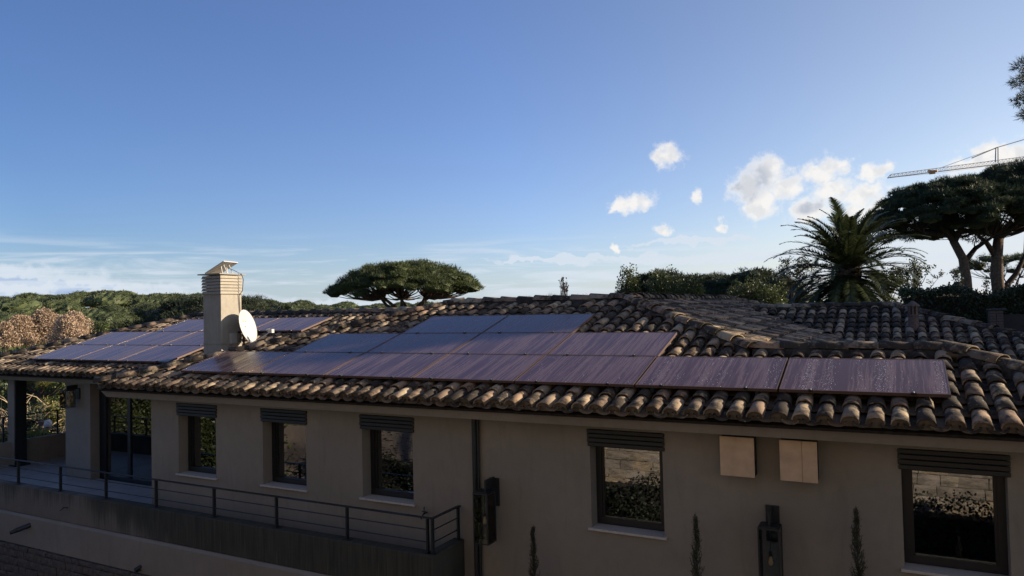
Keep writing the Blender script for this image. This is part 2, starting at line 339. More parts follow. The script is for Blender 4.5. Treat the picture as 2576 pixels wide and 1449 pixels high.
class MB:
    def __init__(s): s.V = []; s.F = []; s.mi = []
    def add(s, V, F, mi=0):
        o = len(s.V); s.V += [tuple(v) for v in V]; s.F += [tuple(i+o for i in f) for f in F]; s.mi += [mi]*len(F); return s
    def box(s, x0, x1, y0, y1, z0, z1, mi=0):
        V = [(x0,y0,z0),(x1,y0,z0),(x1,y1,z0),(x0,y1,z0),(x0,y0,z1),(x1,y0,z1),(x1,y1,z1),(x0,y1,z1)]
        return s.add(V, [(0,3,2,1),(4,5,6,7),(0,1,5,4),(1,2,6,5),(2,3,7,6),(3,0,4,7)], mi)
    def obox(s, M_, sx, sy, sz, mi=0):
        c = [(a*sx/2, b*sy/2, d*sz/2) for d in (-1,1) for b in (-1,1) for a in (-1,1)]
        V = [M_ @ Vector(q) for q in c]
        return s.add(V, [(0,2,3,1),(4,5,7,6),(0,1,5,4),(1,3,7,5),(3,2,6,7),(2,0,4,6)], mi)
    def tube(s, pts, rad, n=6, caps=True, mi=0):
        pts = [Vector(p) for p in pts]; rad = rad if hasattr(rad, '__len__') else [rad]*len(pts)
        V = []; F = []
        for i, p in enumerate(pts):
            d = (pts[min(i+1, len(pts)-1)] - pts[max(i-1, 0)]).normalized()
            if i == 0:
                a = d.cross(Vector((0,0,1)))
                if a.length < .3: a = d.cross(Vector((1,0,0)))
            else: a = a - d*a.dot(d)
            a.normalize(); b = d.cross(a)
            for k in range(n):
                th = 2*math.pi*k/n; V.append(p + (a*math.cos(th) + b*math.sin(th))*rad[i])
        for i in range(len(pts)-1):
            for k in range(n): F.append((i*n+k, i*n+(k+1)%n, (i+1)*n+(k+1)%n, (i+1)*n+k))
        if caps: F.append(tuple(range(n))[::-1]); F.append(tuple((len(pts)-1)*n+k for k in range(n)))
        return s.add(V, F, mi)
    def lathe(s, prof, c=(0,0,0), n=12, mi=0):
        V = []; F = []
        for r_, z_ in prof:
            for k in range(n): th = 2*math.pi*k/n; V.append((c[0]+r_*math.cos(th), c[1]+r_*math.sin(th), c[2]+z_))
        for i in range(len(prof)-1):
            for k in range(n): F.append((i*n+k, i*n+(k+1)%n, (i+1)*n+(k+1)%n, (i+1)*n+k))
        F.append(tuple(range(n))[::-1]); F.append(tuple((len(prof)-1)*n+k for k in range(n)))
        return s.add(V, F, mi)
    def build(s, name, m, parent=None, world=False, smooth=False, bevel=0, loc=None):
        me = bpy.data.meshes.new(name); me.from_pydata([tuple(v) for v in s.V], [], s.F)
        for q in (m if isinstance(m, (list, tuple)) else [m]): me.materials.append(q)
        me.polygons.foreach_set('material_index', s.mi)
        if smooth: me.polygons.foreach_set('use_smooth', [True]*len(me.polygons))
        me.update(); o = put(name, me, parent, loc, world)
        if bevel:
            b = o.modifiers.new('bevel', 'BEVEL'); b.width = bevel; b.segments = 2; b.limit_method = 'ANGLE'
        return o
def kids(o): return [c for c in bpy.data.objects if c.parent == o]
def copy_tree(o, ch, parent=None):   # ch: prefetched children map
    c = o.copy(); COL.objects.link(c); c.parent = parent
    for k in ch.get(o.name, []): copy_tree(k, ch, c)
    return c
def chmap(root):
    m = {}; st = [root]
    while st:
        o = st.pop(); ks = kids(o); m[o.name] = ks; st += ks
    return m
exec_order = None

# ------------------------------------------------------------------ terrain
def sstep(a, b, v):
    k = np.clip((v-a)/(b-a), 0, 1); return k*k*(3-2*k)
def ground_z(X, Y):
    X = np.asarray(X, float); Y = np.asarray(Y, float)
    r = np.hypot(X, Y); th = np.degrees(np.arctan2(X, Y))
    z = np.where(Y < -.69, -1.80, np.where(Y < 8.1, -6.8, -4.25))
    left = sstep(-20, -34, th)*sstep(16, 40, r)
    crest = np.interp(th, [-90, -63, -58, -51, -46, -38, -33, -26, 0], [2.5, 4.0, 5.6, 3.0, -1, -3.5, -5, -7, -8])
    hill = np.interp(r, [0, 26, 60, 110, 160, 450, 700, 1500, 9000], [-4.3, -4.6, -9.5, -13, -12, 0, -6, -28, -60])
    hill = hill + crest*sstep(120, 450, r)*(1-sstep(500, 900, r))
    hill += 1.2*np.sin(X*.031+1)*np.sin(Y*.027)*sstep(80, 200, r)
    z = z*(1-left) + hill*left
    right = sstep(-16, 2, th)*sstep(18, 26, r)*(1-sstep(400, 900, r))
    z = z*(1-right) + (-2.2)*right
    far = sstep(250, 900, r)*(1-left)
    z = z*(1-far) + np.interp(r, [0, 250, 900, 9000], [-5, -5, -22, -60])*far
    z += .12*np.sin(X*.7)*np.sin(Y*.9+2)*sstep(16, 24, r)
    return z
def gz(x_, y_): return float(ground_z(x_, y_))
gx = np.unique(np.concatenate([np.linspace(-60, 60, 121), np.linspace(-700, 700, 141), np.linspace(-9000, 9000, 61)]))
gy = np.unique(np.concatenate([np.linspace(-30, 90, 121), [-.70, -.68, 8.09, 8.11], np.linspace(-600, 900, 151), np.linspace(-9000, 9000, 61)]))
GX, GY = np.meshgrid(gx, gy); GZ = ground_z(GX, GY)
nx_, ny_ = len(gx), len(gy); idx = np.arange(nx_*ny_).reshape(ny_, nx_)
Fg = np.stack([idx[:-1,:-1], idx[:-1,1:], idx[1:,1:], idx[1:,:-1]], -1).reshape(-1, 4)
g_ = put('ground', mesh_np('ground', np.stack([GX, GY, GZ], -1).reshape(-1, 3), Fg, M_GROUND)); tag(g_, kind='structure')
yard = MB().box(-40, 12, -.3, 8.0, -6.85, -6.79).build('yard_paving', M_PAVE); tag(yard, kind='structure')

# ------------------------------------------------------------------ villa
SL = R(15.9); TN = math.tan(SL); ZE = -1.312
villa = empty('villa', (-5, 12, -6.8), 0, 'long low tan villa with clay tile roofs, dark windows and a stained balcony', 'house')
def part(mb, name, m, parent=villa, **k):
    return mb.build(name, m, parent, world=(parent is villa), **k)
YW = 8.8
WIN = [(-11.62, -10.63), (-9.49, -8.515), (-7.36, -6.40), (-3.582, -2.618), (-.014, .93)]
ZT, ZB = -1.59, -2.862
fwm = MB(); X0 = -12.38; XR = 2.25; ZTOP = -1.36; ZG = -6.8
edges = [X0] + [v for w in WIN for v in w] + [XR]
for i in range(0, len(edges), 2): fwm.box(edges[i], edges[i+1], YW, YW+.25, ZG, ZTOP)
for a, b in WIN:
    fwm.box(a, b, YW, YW+.25, ZG, ZB-.03); fwm.box(a, b, YW, YW+.25, ZT, ZTOP)
part(fwm, 'wall', M_STUCCO)
w = MB()                                                     # the other outside walls
w.box(X0, X0+.25, YW+.25, 10.42, ZG, ZTOP); w.box(XR-.25, XR, YW+.25, 12.3, ZG, ZTOP); w.box(-.1, XR-.25, 12.05, 12.3, ZG, ZTOP)
w.box(-.1, .12, 12.3, 16.6, ZG, ZTOP); w.box(.12, 3.3, 16.6, 16.85, ZG, ZTOP); w.box(3.05, 3.3, 16.85, 23.4, ZG, ZTOP)
w.box(-21.3, -12.6, 17.6, 17.85, ZG, ZTOP); w.box(-12.6, -12.35, 12.5, 17.6, ZG, ZTOP); w.box(-9, 3.05, 27, 27.25, ZG, ZTOP)
w.box(-21.3, -21.05, 13.3, 17.6, -3.75, ZTOP); w.box(-21.05, -17.49, 13.3, 13.5, -3.75, ZTOP)
part(w, 'wall', M_STUCCO)
# fascia and soffits
def prism_x(x0, x1, prof, x0s=None):
    mb = MB(); n = len(prof); x0s = x0s or [x0]*n
    V = [(x0s[i], p[0], p[1]) for i, p in enumerate(prof)] + [(x1, p[0], p[1]) for p in prof]
    return mb.add(V, [tuple(range(n))[::-1], tuple(range(n, 2*n))] + [(i, (i+1) % n, n+(i+1) % n, n+i) for i in range(n)])
f = prism_x(-13.3, 2.55, [(8.40, -1.352), (8.46, -1.50), (8.797, -1.50), (8.797, -1.352)], [-13.32, -13.2, -13.2, -13.32])
f.box(-13.2, -12.9, 8.8, 9.9, -1.497, -1.36)
part(f, 'fascia', M_STUCCO)
part(MB().box(-12.9, -12.385, 8.80, 10.40, -1.497, -1.45), 'soffit', M_STUCCO)
part(prism_x(-21.75, -13.25, [(9.84, -1.345), (9.93, -1.49), (10.2, -1.49), (10.2, -1.345)]), 'porch_beam', M_STUCCO)
part(MB().box(-21.6, -12.385, 10.2, 13.3, -1.46, -1.42), 'porch_ceiling', M_STUCCO)
# windows
for i, (a, b) in enumerate(WIN):
    fr = MB(); y0, y1 = YW+.20, YW+.27; q = .075
    fr.box(a+.002, a+q, y0, y1, ZB+.002, ZT-.2); fr.box(b-q, b-.002, y0, y1, ZB+.002, ZT-.2)
    fr.box(a+q, b-q, y0, y1, ZB+.002, ZB+.09); fr.box(a+q, b-q, y0, y1, ZT-.27, ZT-.2)
    fr.box(a+q, a+q+.03, y0+.02, y1, ZB+.09, ZT-.27); fr.box(b-q-.03, b-q, y0+.02, y1, ZB+.09, ZT-.27)
    wn = part(fr, 'window', M_FRAME)
    MB().box(a+q+.031, b-q-.031, y0+.04, y0+.052, ZB+.091, ZT-.271).build('pane', M_GLASS, wn)
    MB().box(a-.035, b+.035, YW-.045, YW+.199, ZB-.03, ZB).build('sill', M_SILL, wn, bevel=.004)
    for k in range(4):
        z1 = ZT-.003-k*.0565; off = .028-.004*(k % 2)
        MB().box(a-.03+.006*(k == 3), b+.03, YW-off, YW+.10, z1-.050, z1).build('shutter_slat', M_SHUT, wn, bevel=.008)
    MB().box(a+.002, b-.002, YW+.102, YW+.198, ZT-.24, ZT-.004).build('shutter_box', M_SHUT, wn)
# rooms behind the glass
r_ = MB(); r_.box(-12.1, 2.0, 12.0, 12.04, -3.75, -1.4); r_.box(-12.13, -12.1, 9.1, 12.0, -3.75, -1.4); r_.box(1.96, 1.99, 9.1, 12.0, -3.75, -1.4); r_.box(-8.0, -7.9, 9.1, 12, -3.75, -1.4); r_.box(-5, -4.9, 9.1, 12, -3.75, -1.4)
r_.box(-12.1, 2.0, 9.1, 12.0, -1.42, -1.40)
r_.box(-17.5, -12.7, 13.25, 13.28, -3.75, -1.5); r_.box(-12.7, -12.66, 10.6, 13.25, -3.75, -1.5); r_.box(-17.5, -17.47, 10.6, 13.25, -3.75, -1.5)
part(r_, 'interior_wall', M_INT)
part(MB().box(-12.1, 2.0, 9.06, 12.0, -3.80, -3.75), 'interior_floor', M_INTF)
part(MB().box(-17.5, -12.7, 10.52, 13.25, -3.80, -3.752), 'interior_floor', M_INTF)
part(MB().box(-2.2, 1.9, 9.07, 9.6, -2.95, -2.91), 'worktop', M_SILL)
# pier, sliding door
part(MB().box(-17.49, -16.53, 10.2, 10.45, -3.75, -1.491), 'pier', M_STUCCO)
part(MB().box(-16.53, -12.385, 10.40, 10.55, -1.60, -1.47), 'door_lintel', M_STUCCO)
dm = MB(); YD = 10.42
dm.box(-16.528, -16.30, YD, YD+.09, -3.749, -1.601); dm.box(-16.30, -12.39, YD, YD+.09, -3.749, -3.66); dm.box(-16.30, -12.39, YD, YD+.09, -1.68, -1.601)
for xm in (-15.45, -14.38, -13.3): dm.box(xm-.05, xm+.05, YD+.002, YD+.088, -3.66, -1.68)
door = part(dm, 'sliding_door', M_FRAME)
for a, b in ((-16.3, -15.5), (-15.4, -14.43), (-14.33, -13.35), (-13.25, -12.39)): MB().box(a, b, YD+.03, YD+.045, -3.66, -1.68).build('pane', M_GLASS, door)
# column with dark flank plate
col = part(MB().box(-20.22, -19.92, 10.33, 10.62, -3.75, -1.491), 'column', M_STUCCO)
MB().box(-19.918, -19.88, 10.34, 10.61, -3.748, -1.493).build('side_plate', M_DARK, col)
MB().box(-20.28, -19.84, 10.27, 10.68, -3.749, -3.71).build('foot_plate', M_SHUT, col)
# terrace, parapet, lower wall
part(MB().box(-20.07, X0, 8.2, 10.40, -3.95, -3.75), 'terrace_floor', M_FLOOR)
part(MB().box(-20.07, -17.5, 10.41, 13.29, -3.95, -3.75), 'terrace_floor', M_FLOOR)
part(MB().box(X0, -5.75, 8.2, 8.798, -3.95, -3.78), 'terrace_floor', M_FLOOR)
for i in range(5):                                           # joints of the big terrace slabs
    part(MB().box(-20.0+i*1.5, -19.992+i*1.5, 8.2, 10.2, -3.75, -3.7485), 'slab_joint', M_JOINT)
pb = MB(); pb.box(-22.5, -5.53, 8.0, 8.2, -3.785, -3.262); pb.box(-5.70, -5.53, 8.2, 8.798, -3.785, -3.262)
part(pb, 'parapet', M_STAIN, bevel=.012)
part(MB().box(-20.27, -20.07, 8.2, 14, -4.6, -3.13), 'end_wall', M_STUCCO, bevel=.01)
part(prism_x(-22.5, -5.30, [(7.955, -3.83), (7.955, -4.37), (8.795, -4.37), (8.795, -3.79), (8.0, -3.79)]), 'lower_wall', M_STUCCO)
part(MB().box(-22.5, -5.30, 8.02, 8.795, -6.8, -4.372), 'lower_wall', M_STUCCO)
# stone facing low on the left
sf = part(MB().box(-18.2, -5.9, 7.975, 8.018, -6.8, -4.374), 'stone_cladding', M_JOINT)
def stone_mesh(L, H, D, seed, mt=None):
    rg = random.Random(seed); mb = MB(); j = lambda a: rg.uniform(-a, a)
    V = [(x_*L/2+j(.012), y_*D, z_*H/2+j(.008)) for y_ in (0, 1) for z_ in (-1, 1) for x_ in (-1, 1)]
    V.append((j(L*.2), -.012, j(H*.2)))
    F = [(0,1,8), (1,3,8), (3,2,8), (2,0,8), (0,4,5,1), (1,5,7,3), (3,7,6,2), (2,6,4,0)]
    me = bpy.data.meshes.new('stone'); me.from_pydata(V, [], F); me.materials.append(mt or M_STONE); me.update(); return me
def stone_wall(parent, x0, x1, ztop, zbot, yf, facing, Ls, Hs, lim, world=False, seed=3, mt=None):
    rg = random.Random(seed); meshes = {}
    rest = MB(); n = 0; z_ = ztop
    while z_ > zbot+.02:
        H = rg.choice(Hs); x_ = x0 - rg.uniform(0, .2)
        while x_ < x1:
            L = rg.choice(Ls); key = (L, H, rg.randrange(2))
            if key not in meshes: meshes[key] = stone_mesh(L-.012, H-.012, .04, len(meshes), mt)
            c = Vector((x_+L/2, yf, z_-H/2)); rz = 0 if facing < 0 else math.pi
            pr = -rg.uniform(0, .018)*(-facing)*-1
            if lim(c) and n < 300:
                o = put('stone', meshes[key], parent); o.location = c + Vector((0, facing*(.04+abs(pr)), 0)) - (Vector(parent.location) if world else Vector()); o.rotation_euler = (0, rg.uniform(-.01,.01), rz); n += 1
            else:
                me = meshes[key]; Mx = Matrix.Translation(c + Vector((0, facing*(.04+abs(pr)), 0)) - (Vector(parent.location) if world else Vector())) @ Matrix.Rotation(rz, 4, 'Z')
                rest.add([Mx @ v.co for v in me.vertices], [tuple(p.vertices) for p in me.polygons])
            x_ += L
        z_ -= H
    if rest.V: tag(rest.build('stone_courses', mt or M_STONE, parent), kind='stuff')
stone_wall(sf, -17.8, -6.0, -4.385, -6.75, 7.975, -1, (.22, .30, .38), (.09, .12, .15), lambda c: c.x > -17.6 and c.x < -11.2 and c.z > -5.25 and c.z > -4.36-(-11.0-c.x)*.30, mt=M_STONE_D)
# drain spouts
sp = MB(); A = Vector((-14.80, 7.99, -3.95)); B = Vector((-14.90, 7.77, -4.01))
sp.tube([A, B], .045, 10, caps=False); sp.tube([B, B+Vector((-.05, -.10, -.035))], [.045, .03], 10, caps=False)
part(sp, 'drain_spout', M_DARK)
part(MB().tube([(-11.50, 7.96, -4.25), (-11.52, 7.86, -4.29)], .03, 8).tube([(-11.49, 7.95, -4.30), (-11.55, 7.88, -4.34)], .02, 6), 'pipe_stub', M_DARK)
part(MB().tube([(-13.66, 8.0, -3.50), (-13.68, 7.93, -3.50), (-13.72, 7.90, -3.54)], .009, 6).tube([(-13.60, 7.95, -3.49), (-13.73, 7.95, -3.50)], .007, 5), 'tap', M_DARK)
part(MB().tube([(-6.16, 8.79, -2.96), (-6.16, 8.70, -2.96), (-6.19, 8.68, -3.03)], .012, 6).tube([(-6.16, 8.72, -2.96), (-6.16, 8.72, -2.86)], .008, 6).tube([(-6.20, 8.72, -2.93), (-6.11, 8.72, -2.93)], .008, 6), 'tap', M_DARK)
# down pipes: two side by side
part(MB().tube([(-5.305, 8.75, -1.50), (-5.305, 8.75, -3.79)], .034, 10), 'drain_pipe', M_DARK)
part(MB().tube([(-5.245, 8.76, -1.50), (-5.25, 8.76, -2.5), (-5.245, 8.76, -3.79)], .020, 8), 'cable_duct', M_DARK)

# ------------------------------------------------------------------ roofs
def canal(L, w0, w1, h0, h1, th=.014, n=8, flip=False, seed=0):
    """half-round tapered clay tile; y=0 is the low (wide) end"""
    rg = random.Random(seed); V = []; F = []
    jit = [(rg.uniform(-.004,.004), rg.uniform(-.004,.004)) for _ in range(3)]
    rows = [(0, w0, h0, 0), (L*.5, (w0+w1)/2, (h0+h1)/2, 1), (L, w1, h1, 2)]
    for (y_, w_, h_, k) in rows:
        for i in range(n+1):
            a = math.pi*i/n; V.append((math.cos(a)*w_+jit[k][0], y_+rg.uniform(-.005,.005)*(k != 1), math.sin(a)**.85*h_+jit[k][1]*.5))
    o2 = len(V)
    for (y_, w_, h_, k) in rows[:2]:
        for i in range(n+1):
            a = math.pi*i/n; V.append((math.cos(a)*(w_-th)+jit[k][0], y_, math.sin(a)**.85*(h_-th)+jit[k][1]*.5))
    for r__ in range(2):
        for i in range(n):
            a = r__*(n+1)+i; F.append((a, a+1, a+n+2, a+n+1))
    for i in range(n): F.append((i, o2+i, o2+i+1, i+1))
    for i in range(n): F.append((o2+i, o2+n+1+i, o2+n+2+i, o2+i+1))
    V = np.array(V); F = np.array(F)
    if flip: V[:, 2] *= -1; F = F[:, ::-1]
    return V, F
COVER = [canal(.47, .090+.004*(k % 3), .074, .076+.004*(k % 2), .062, th=.011, seed=k) for k in range(6)]
CHAN = [canal(.47, .094, .104, .060, .070, seed=20+k, flip=True) for k in range(3)]
RIDGE = [canal(.46, .125, .100, .098, .080, seed=40+k) for k in range(5)]
cover_me = [mesh_np('cover_tile', V, F, M_TILE, True) for V, F in COVER]
ridge_me = [mesh_np('ridge_tile', V, F, M_TILE, True) for V, F in RIDGE]
def inside(poly, x_, y_):
    c = False; n = len(poly)
    for i in range(n):
        (x1, y1), (x2, y2) = poly[i], poly[(i+1) % n]
        if (y1 > y_) != (y2 > y_) and x_ < (x2-x1)*(y_-y1)/(y2-y1)+x1: c = not c
    return c
class Slope:
    def __init__(s, poly, eave, g):   # eave: coordinate of the eave along g ; g: up-slope plan direction
        s.poly = poly; s.e = eave; s.g = Vector(g); s.u = Vector((s.g.y, -s.g.x))
    def z(s, x_, y_): return ZE + (x_*s.g.x + y_*s.g.y - s.e)*TN
    def base(s):
        V = [(p[0], p[1], s.z(*p)-.035) for p in s.poly]; n = len(V)
        W_ = [(a, b, c-.03) for a, b, c in V]
        return MB().add(V+W_, [tuple(range(n)), tuple(range(n, 2*n))[::-1]] + [(i, n+i, n+(i+1) % n, (i+1) % n) for i in range(n)])
SF = Slope([(-13.25,8.35),(2.68,8.35),(.58,10.45),(-1.77,10.45),(-4.53,13.15),(-8.39,13.15)], 8.35, (0, 1))
SW1 = Slope([(-13.25,8.35),(-8.39,13.15),(-11.4,16.1),(-11.1,16.1),(-9.0,14.0),(-13.25,9.75)], -13.25, (1, 0))
SFL = Slope([(-21.85,9.75),(-13.25,9.75),(-9.0,14.0),(-17.6,14.0)], 9.75, (0, 1))
SE1 = Slope([(-4.53,13.15),(-1.8,10.45),(.27,12.55),(.27,16.2),(-3.53,20),(.27,23.8),(.27,27.4),(-4.53,22.66)], -.27, (-1, 0))
SF2 = Slope([(-3.53,20),(.27,16.2),(3.71,16.2),(-.09,20)], 16.2, (0, 1))
SH2 = Slope([(.58,10.45),(2.68,8.35),(2.68,12.55)], -2.68, (-1, 0))
SB2 = Slope([(-1.8,10.45),(.58,10.45),(2.68,12.55),(.27,12.55)], -12.55, (0, -1))
SH3 = Slope([(-.09,20),(3.71,16.2),(3.71,23.8)], -3.71, (-1, 0))
SB3 = Slope([(-3.53,20),(-.09,20),(3.71,23.8),(.27,23.8)], -23.8, (0, -1))
SB1 = Slope([(-8.39,13.15),(-4.53,13.15),(-9.33,17.95),(-13.19,17.95)], -17.95, (0, -1))
SWB = Slope([(-4.53,13.15),(-4.53,22.66),(-9.33,27.46),(-9.33,17.95)], -9.33, (1, 0))
SN1 = Slope([(-4.53,22.66),(.27,27.46),(-9.33,27.46)], -27.46, (0, -1))
SBL = Slope([(-17.6,14.0),(-9.0,14.0),(-13.25,18.25),(-21.85,18.25)], -18.25, (0, -1))
SWL = Slope([(-17.6,14.0),(-21.85,9.75),(-21.85,18.25)], -21.85, (1, 0))
# solar arrays (x from, x to, row, joint) - used to keep tiles under them out of the picked set
PL, PWd = 1.700, 1.058
RP = 1.031                                                   # row pitch measured in plan
ARR = []
for k in range(7): ARR.append(('F', .485-1.725*(k+1)+.0125, 8.835, 0, k))
for k in range(4): ARR.append(('F', -2.945-1.725*(k+1)+.0125, 8.835+RP, 1, k))
for k in range(2): ARR.append(('F', -4.67-1.725*(k+1)+.0125, 8.835+2*RP, 2, k))
for k in range(3): ARR.append(('L', -13.90-1.725*(k+1)+.0125, 10.29, 0, k))
for k in range(3): ARR.append(('L', -13.80-1.725*(k+1)+.0125, 10.29+RP, 1, k))
for k in range(3): ARR.append(('L', -12.03-1.725*(k+1)+.0125, 10.29+2*RP, 2, k))
def under_panel(x_, y_):
    for a in ARR:
        if a[1]-.02 < x_ < a[1]+PL+.02 and a[2]-.02 < y_ < a[2]+RP: return True
    return False
cands = []; joined = {}; plugs = {}
def lay(sl, key, spacing=.236, expo=.372, seed=0, over=.05):
    rg = random.Random(seed); g3 = Vector((sl.g.x*math.cos(SL), sl.g.y*math.cos(SL), math.sin(SL))); n3 = Vector((-sl.g.x*math.sin(SL), -sl.g.y*math.sin(SL), math.cos(SL)))
    u3 = g3.cross(n3)
    us = [p[0]*u3.x + p[1]*u3.y for p in sl.poly]; vs = [(p[0]*sl.g.x + p[1]*sl.g.y - sl.e)/math.cos(SL) for p in sl.poly]
    acc = []
    nu0 = math.floor(min(us)/spacing); nu1 = math.ceil(max(us)/spacing); nv = int(max(vs)/expo)+2
    for iu in range(nu0, nu1+1):
        cj = rg.uniform(-.008, .008)
        for half in (0, 1):
            uu = (iu + half*.5)*spacing + cj
            for iv in range(nv):
                vv = iv*expo - over + rg.uniform(-.018, .018) + (.035 if half == 0 else 0)
                vm_ = max(vv+.18, .05)
                pl = Vector((u3.x, u3.y))*uu + Vector((sl.g.x, sl.g.y))*(sl.e + vm_*math.cos(SL))
                if not inside(sl.poly, pl.x, pl.y): continue
                o3 = Vector((u3.x*uu, u3.y*uu, 0)) + Vector((sl.g.x, sl.g.y, 0))*(sl.e + vv*math.cos(SL)); o3.z = ZE + vv*math.sin(SL)
                cover = half == 0
                lift = (.030 if cover else .045) + rg.uniform(-.004, .006)
                tilt = R(-2.4 if cover else -2.4) + rg.uniform(-.012, .012); yaw = rg.uniform(-.022, .022); rollr = rg.uniform(-.04, .04)
                B3 = Matrix((u3, g3, n3)).transposed().to_4x4()
                Mx = Matrix.Translation(o3 + n3*(lift + .018)) @ B3 @ Matrix.Rotation(yaw, 4, 'Z') @ Matrix.Rotation(tilt, 4, 'X') @ Matrix.Rotation(rollr, 4, 'Y')
                if cover and iv == 0:
                    pv = [Mx @ Vector((math.cos(math.pi*q_/8)*.082, .030, math.sin(math.pi*q_/8)**.85*.066)) for q_ in range(9)] + [Mx @ Vector((-.082, .030, -.05)), Mx @ Vector((.082, .030, -.05))]
                    plugs.setdefault(key, MB()).add(pv, [tuple(range(11))])
                if cover: cands.append((o3.length*(1 if not under_panel(pl.x, pl.y+.05) else 99) + (50 if key in ('Hend',) else 0), key, Mx, rg.randrange(6)))
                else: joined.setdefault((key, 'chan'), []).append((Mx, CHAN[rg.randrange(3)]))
slopes = {'F': SF, 'W1': SW1, 'L': SFL, 'E1': SE1, 'F2': SF2, 'Hend': SH2, 'B2': SB2, 'H3': SH3, 'B3': SB3, 'B1': SB1, 'WB': SWB, 'N1': SN1, 'BL': SBL, 'WL': SWL}
roofob = {}
for k_, s_ in slopes.items():
    roofob[k_] = part(s_.base(), 'roof_slope', M_UNDER)
for i, k_ in enumerate(('F', 'W1', 'L', 'E1', 'F2', 'Hend')): lay(slopes[k_], k_, seed=100+i)
cands.sort(key=lambda c: c[0])
for c in cands[:300]:
    o = put('tile', cover_me[c[3]], roofob[c[1]]); o.matrix_local = c[2]
for c in cands[300:]: joined.setdefault((c[1], 'cover'), []).append((c[2], COVER[c[3]]))
for (k_, kind_), lst in joined.items():
    Vs = []; Fs = []; off = 0
    for Mx, (V, F) in lst:
        A_ = np.array(Mx); Vs.append(V @ A_[:3, :3].T + A_[:3, 3]); Fs.append(F+off); off += len(V)
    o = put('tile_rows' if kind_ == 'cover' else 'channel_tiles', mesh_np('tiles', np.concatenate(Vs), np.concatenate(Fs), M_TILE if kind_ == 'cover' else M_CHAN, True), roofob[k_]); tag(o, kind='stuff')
for k_, mb_ in plugs.items(): tag(mb_.build('eave_mortar', M_MORTAR2, roofob[k_]), kind='stuff')
def ridge(p0, p1, z0, z1, up=.078, seed=0, expo=.40, over=.05):
    """line of ridge tiles laid from the low end p0 to the high end p1 on a bed of mortar"""
    rg = random.Random(seed); a = Vector((*p0, z0)); b = Vector((*p1, z1)); d = (b-a); L = d.length; d.normalize()
    side = d.cross(Vector((0, 0, 1))).normalized(); nn = side.cross(d)
    mb = MB(); V = []; prof = [(-.165, -.045), (-.10, .075), (0, .10), (.10, .075), (.165, -.045)]
    ns = max(2, int(L/.2))
    for i in range(ns+1):
        c = a + d*(L*i/ns)
        for (s_, h_) in prof: V.append(c + side*(s_+rg.uniform(-.014, .014)) + Vector((0, 0, h_+rg.uniform(-.012, .012))))
    F = [(i*5+k, i*5+k+1, i*5+k+6, i*5+k+5) for i in range(ns) for k in range(4)]
    bed = part(mb.add(V, F), 'ridge_bed', M_MORTAR)
    n = int(L/expo)+1
    for i in range(n):
        c = a + d*(i*expo - over + rg.uniform(-.01, .01)) + nn*(up + .022 + rg.uniform(-.006, .006)) + side*rg.uniform(-.008, .008)
        if (c-a).dot(d) > L-.12: continue
        B3 = Matrix((side, d, nn)).transposed().to_4x4()
        o = put('ridge_tile', ridge_me[rg.randrange(5)], bed)
        o.matrix_local = Matrix.Translation(c) @ B3 @ Matrix.Rotation(rg.uniform(-.03, .03), 4, 'Z') @ Matrix.Rotation(-R(2.6)+rg.uniform(-.01, .01), 4, 'X') @ Matrix.Rotation(rg.uniform(-.05, .05), 4, 'Y')
z1_ = ZE+4.8*TN; z2_ = ZE+2.1*TN; z3_ = ZE+3.8*TN; zL_ = ZE+4.25*TN
for i, (a, b, za, zb) in enumerate([((-8.39,13.15), (-4.53,13.15), z1_, z1_), ((-4.53,13.15), (-4.53,22.66), z1_, z1_), ((-1.77,10.45), (.58,10.45), z2_, z2_),
        ((-1.80,10.42), (-4.53,13.15), z2_, z1_), ((2.68,8.35), (.58,10.45), ZE, z2_), ((-13.25,8.35), (-8.39,13.15), ZE, z1_),
        ((.27,27.46), (-4.53,22.66), ZE, z1_), ((-3.53,20), (-.09,20), z3_, z3_), ((3.71,16.2), (-.09,20), ZE, z3_),
        ((-21.85,9.75), (-17.6,14.0), ZE, zL_), ((-17.6,14.0), (-9.0,14.0), zL_, zL_)]):
    ridge(a, b, za, zb, seed=i)
# valley strip and verge rubble where the two roofs meet
# terracotta vent on the rear roof
vx, vy = .32, 18.35; vz = ZE+(vy-16.2)*TN
vent = part(MB().lathe([(.12, 0), (.105, .12), (.10, .30), (.115, .33), (.115, .36)], (vx, vy, vz), 12), 'roof_vent', M_TERRA)
for k in range(8):
    a = 2*math.pi*k/8; MB().obox(Matrix.Translation((vx+.088*math.cos(a), vy+.088*math.sin(a), vz+.45)) @ Matrix.Rotation(a, 4, 'Z'), .03, .045, .18).build('vent_bar', M_TERRA, vent)
MB().lathe([(.07, .36), (.07, .54)], (vx, vy, vz), 8).build('vent_core', M_HOLE, vent)
MB().lathe([(.14, .54), (.13, .57), (.02, .66)], (vx, vy, vz), 12).build('vent_cap', M_TERRA, vent)
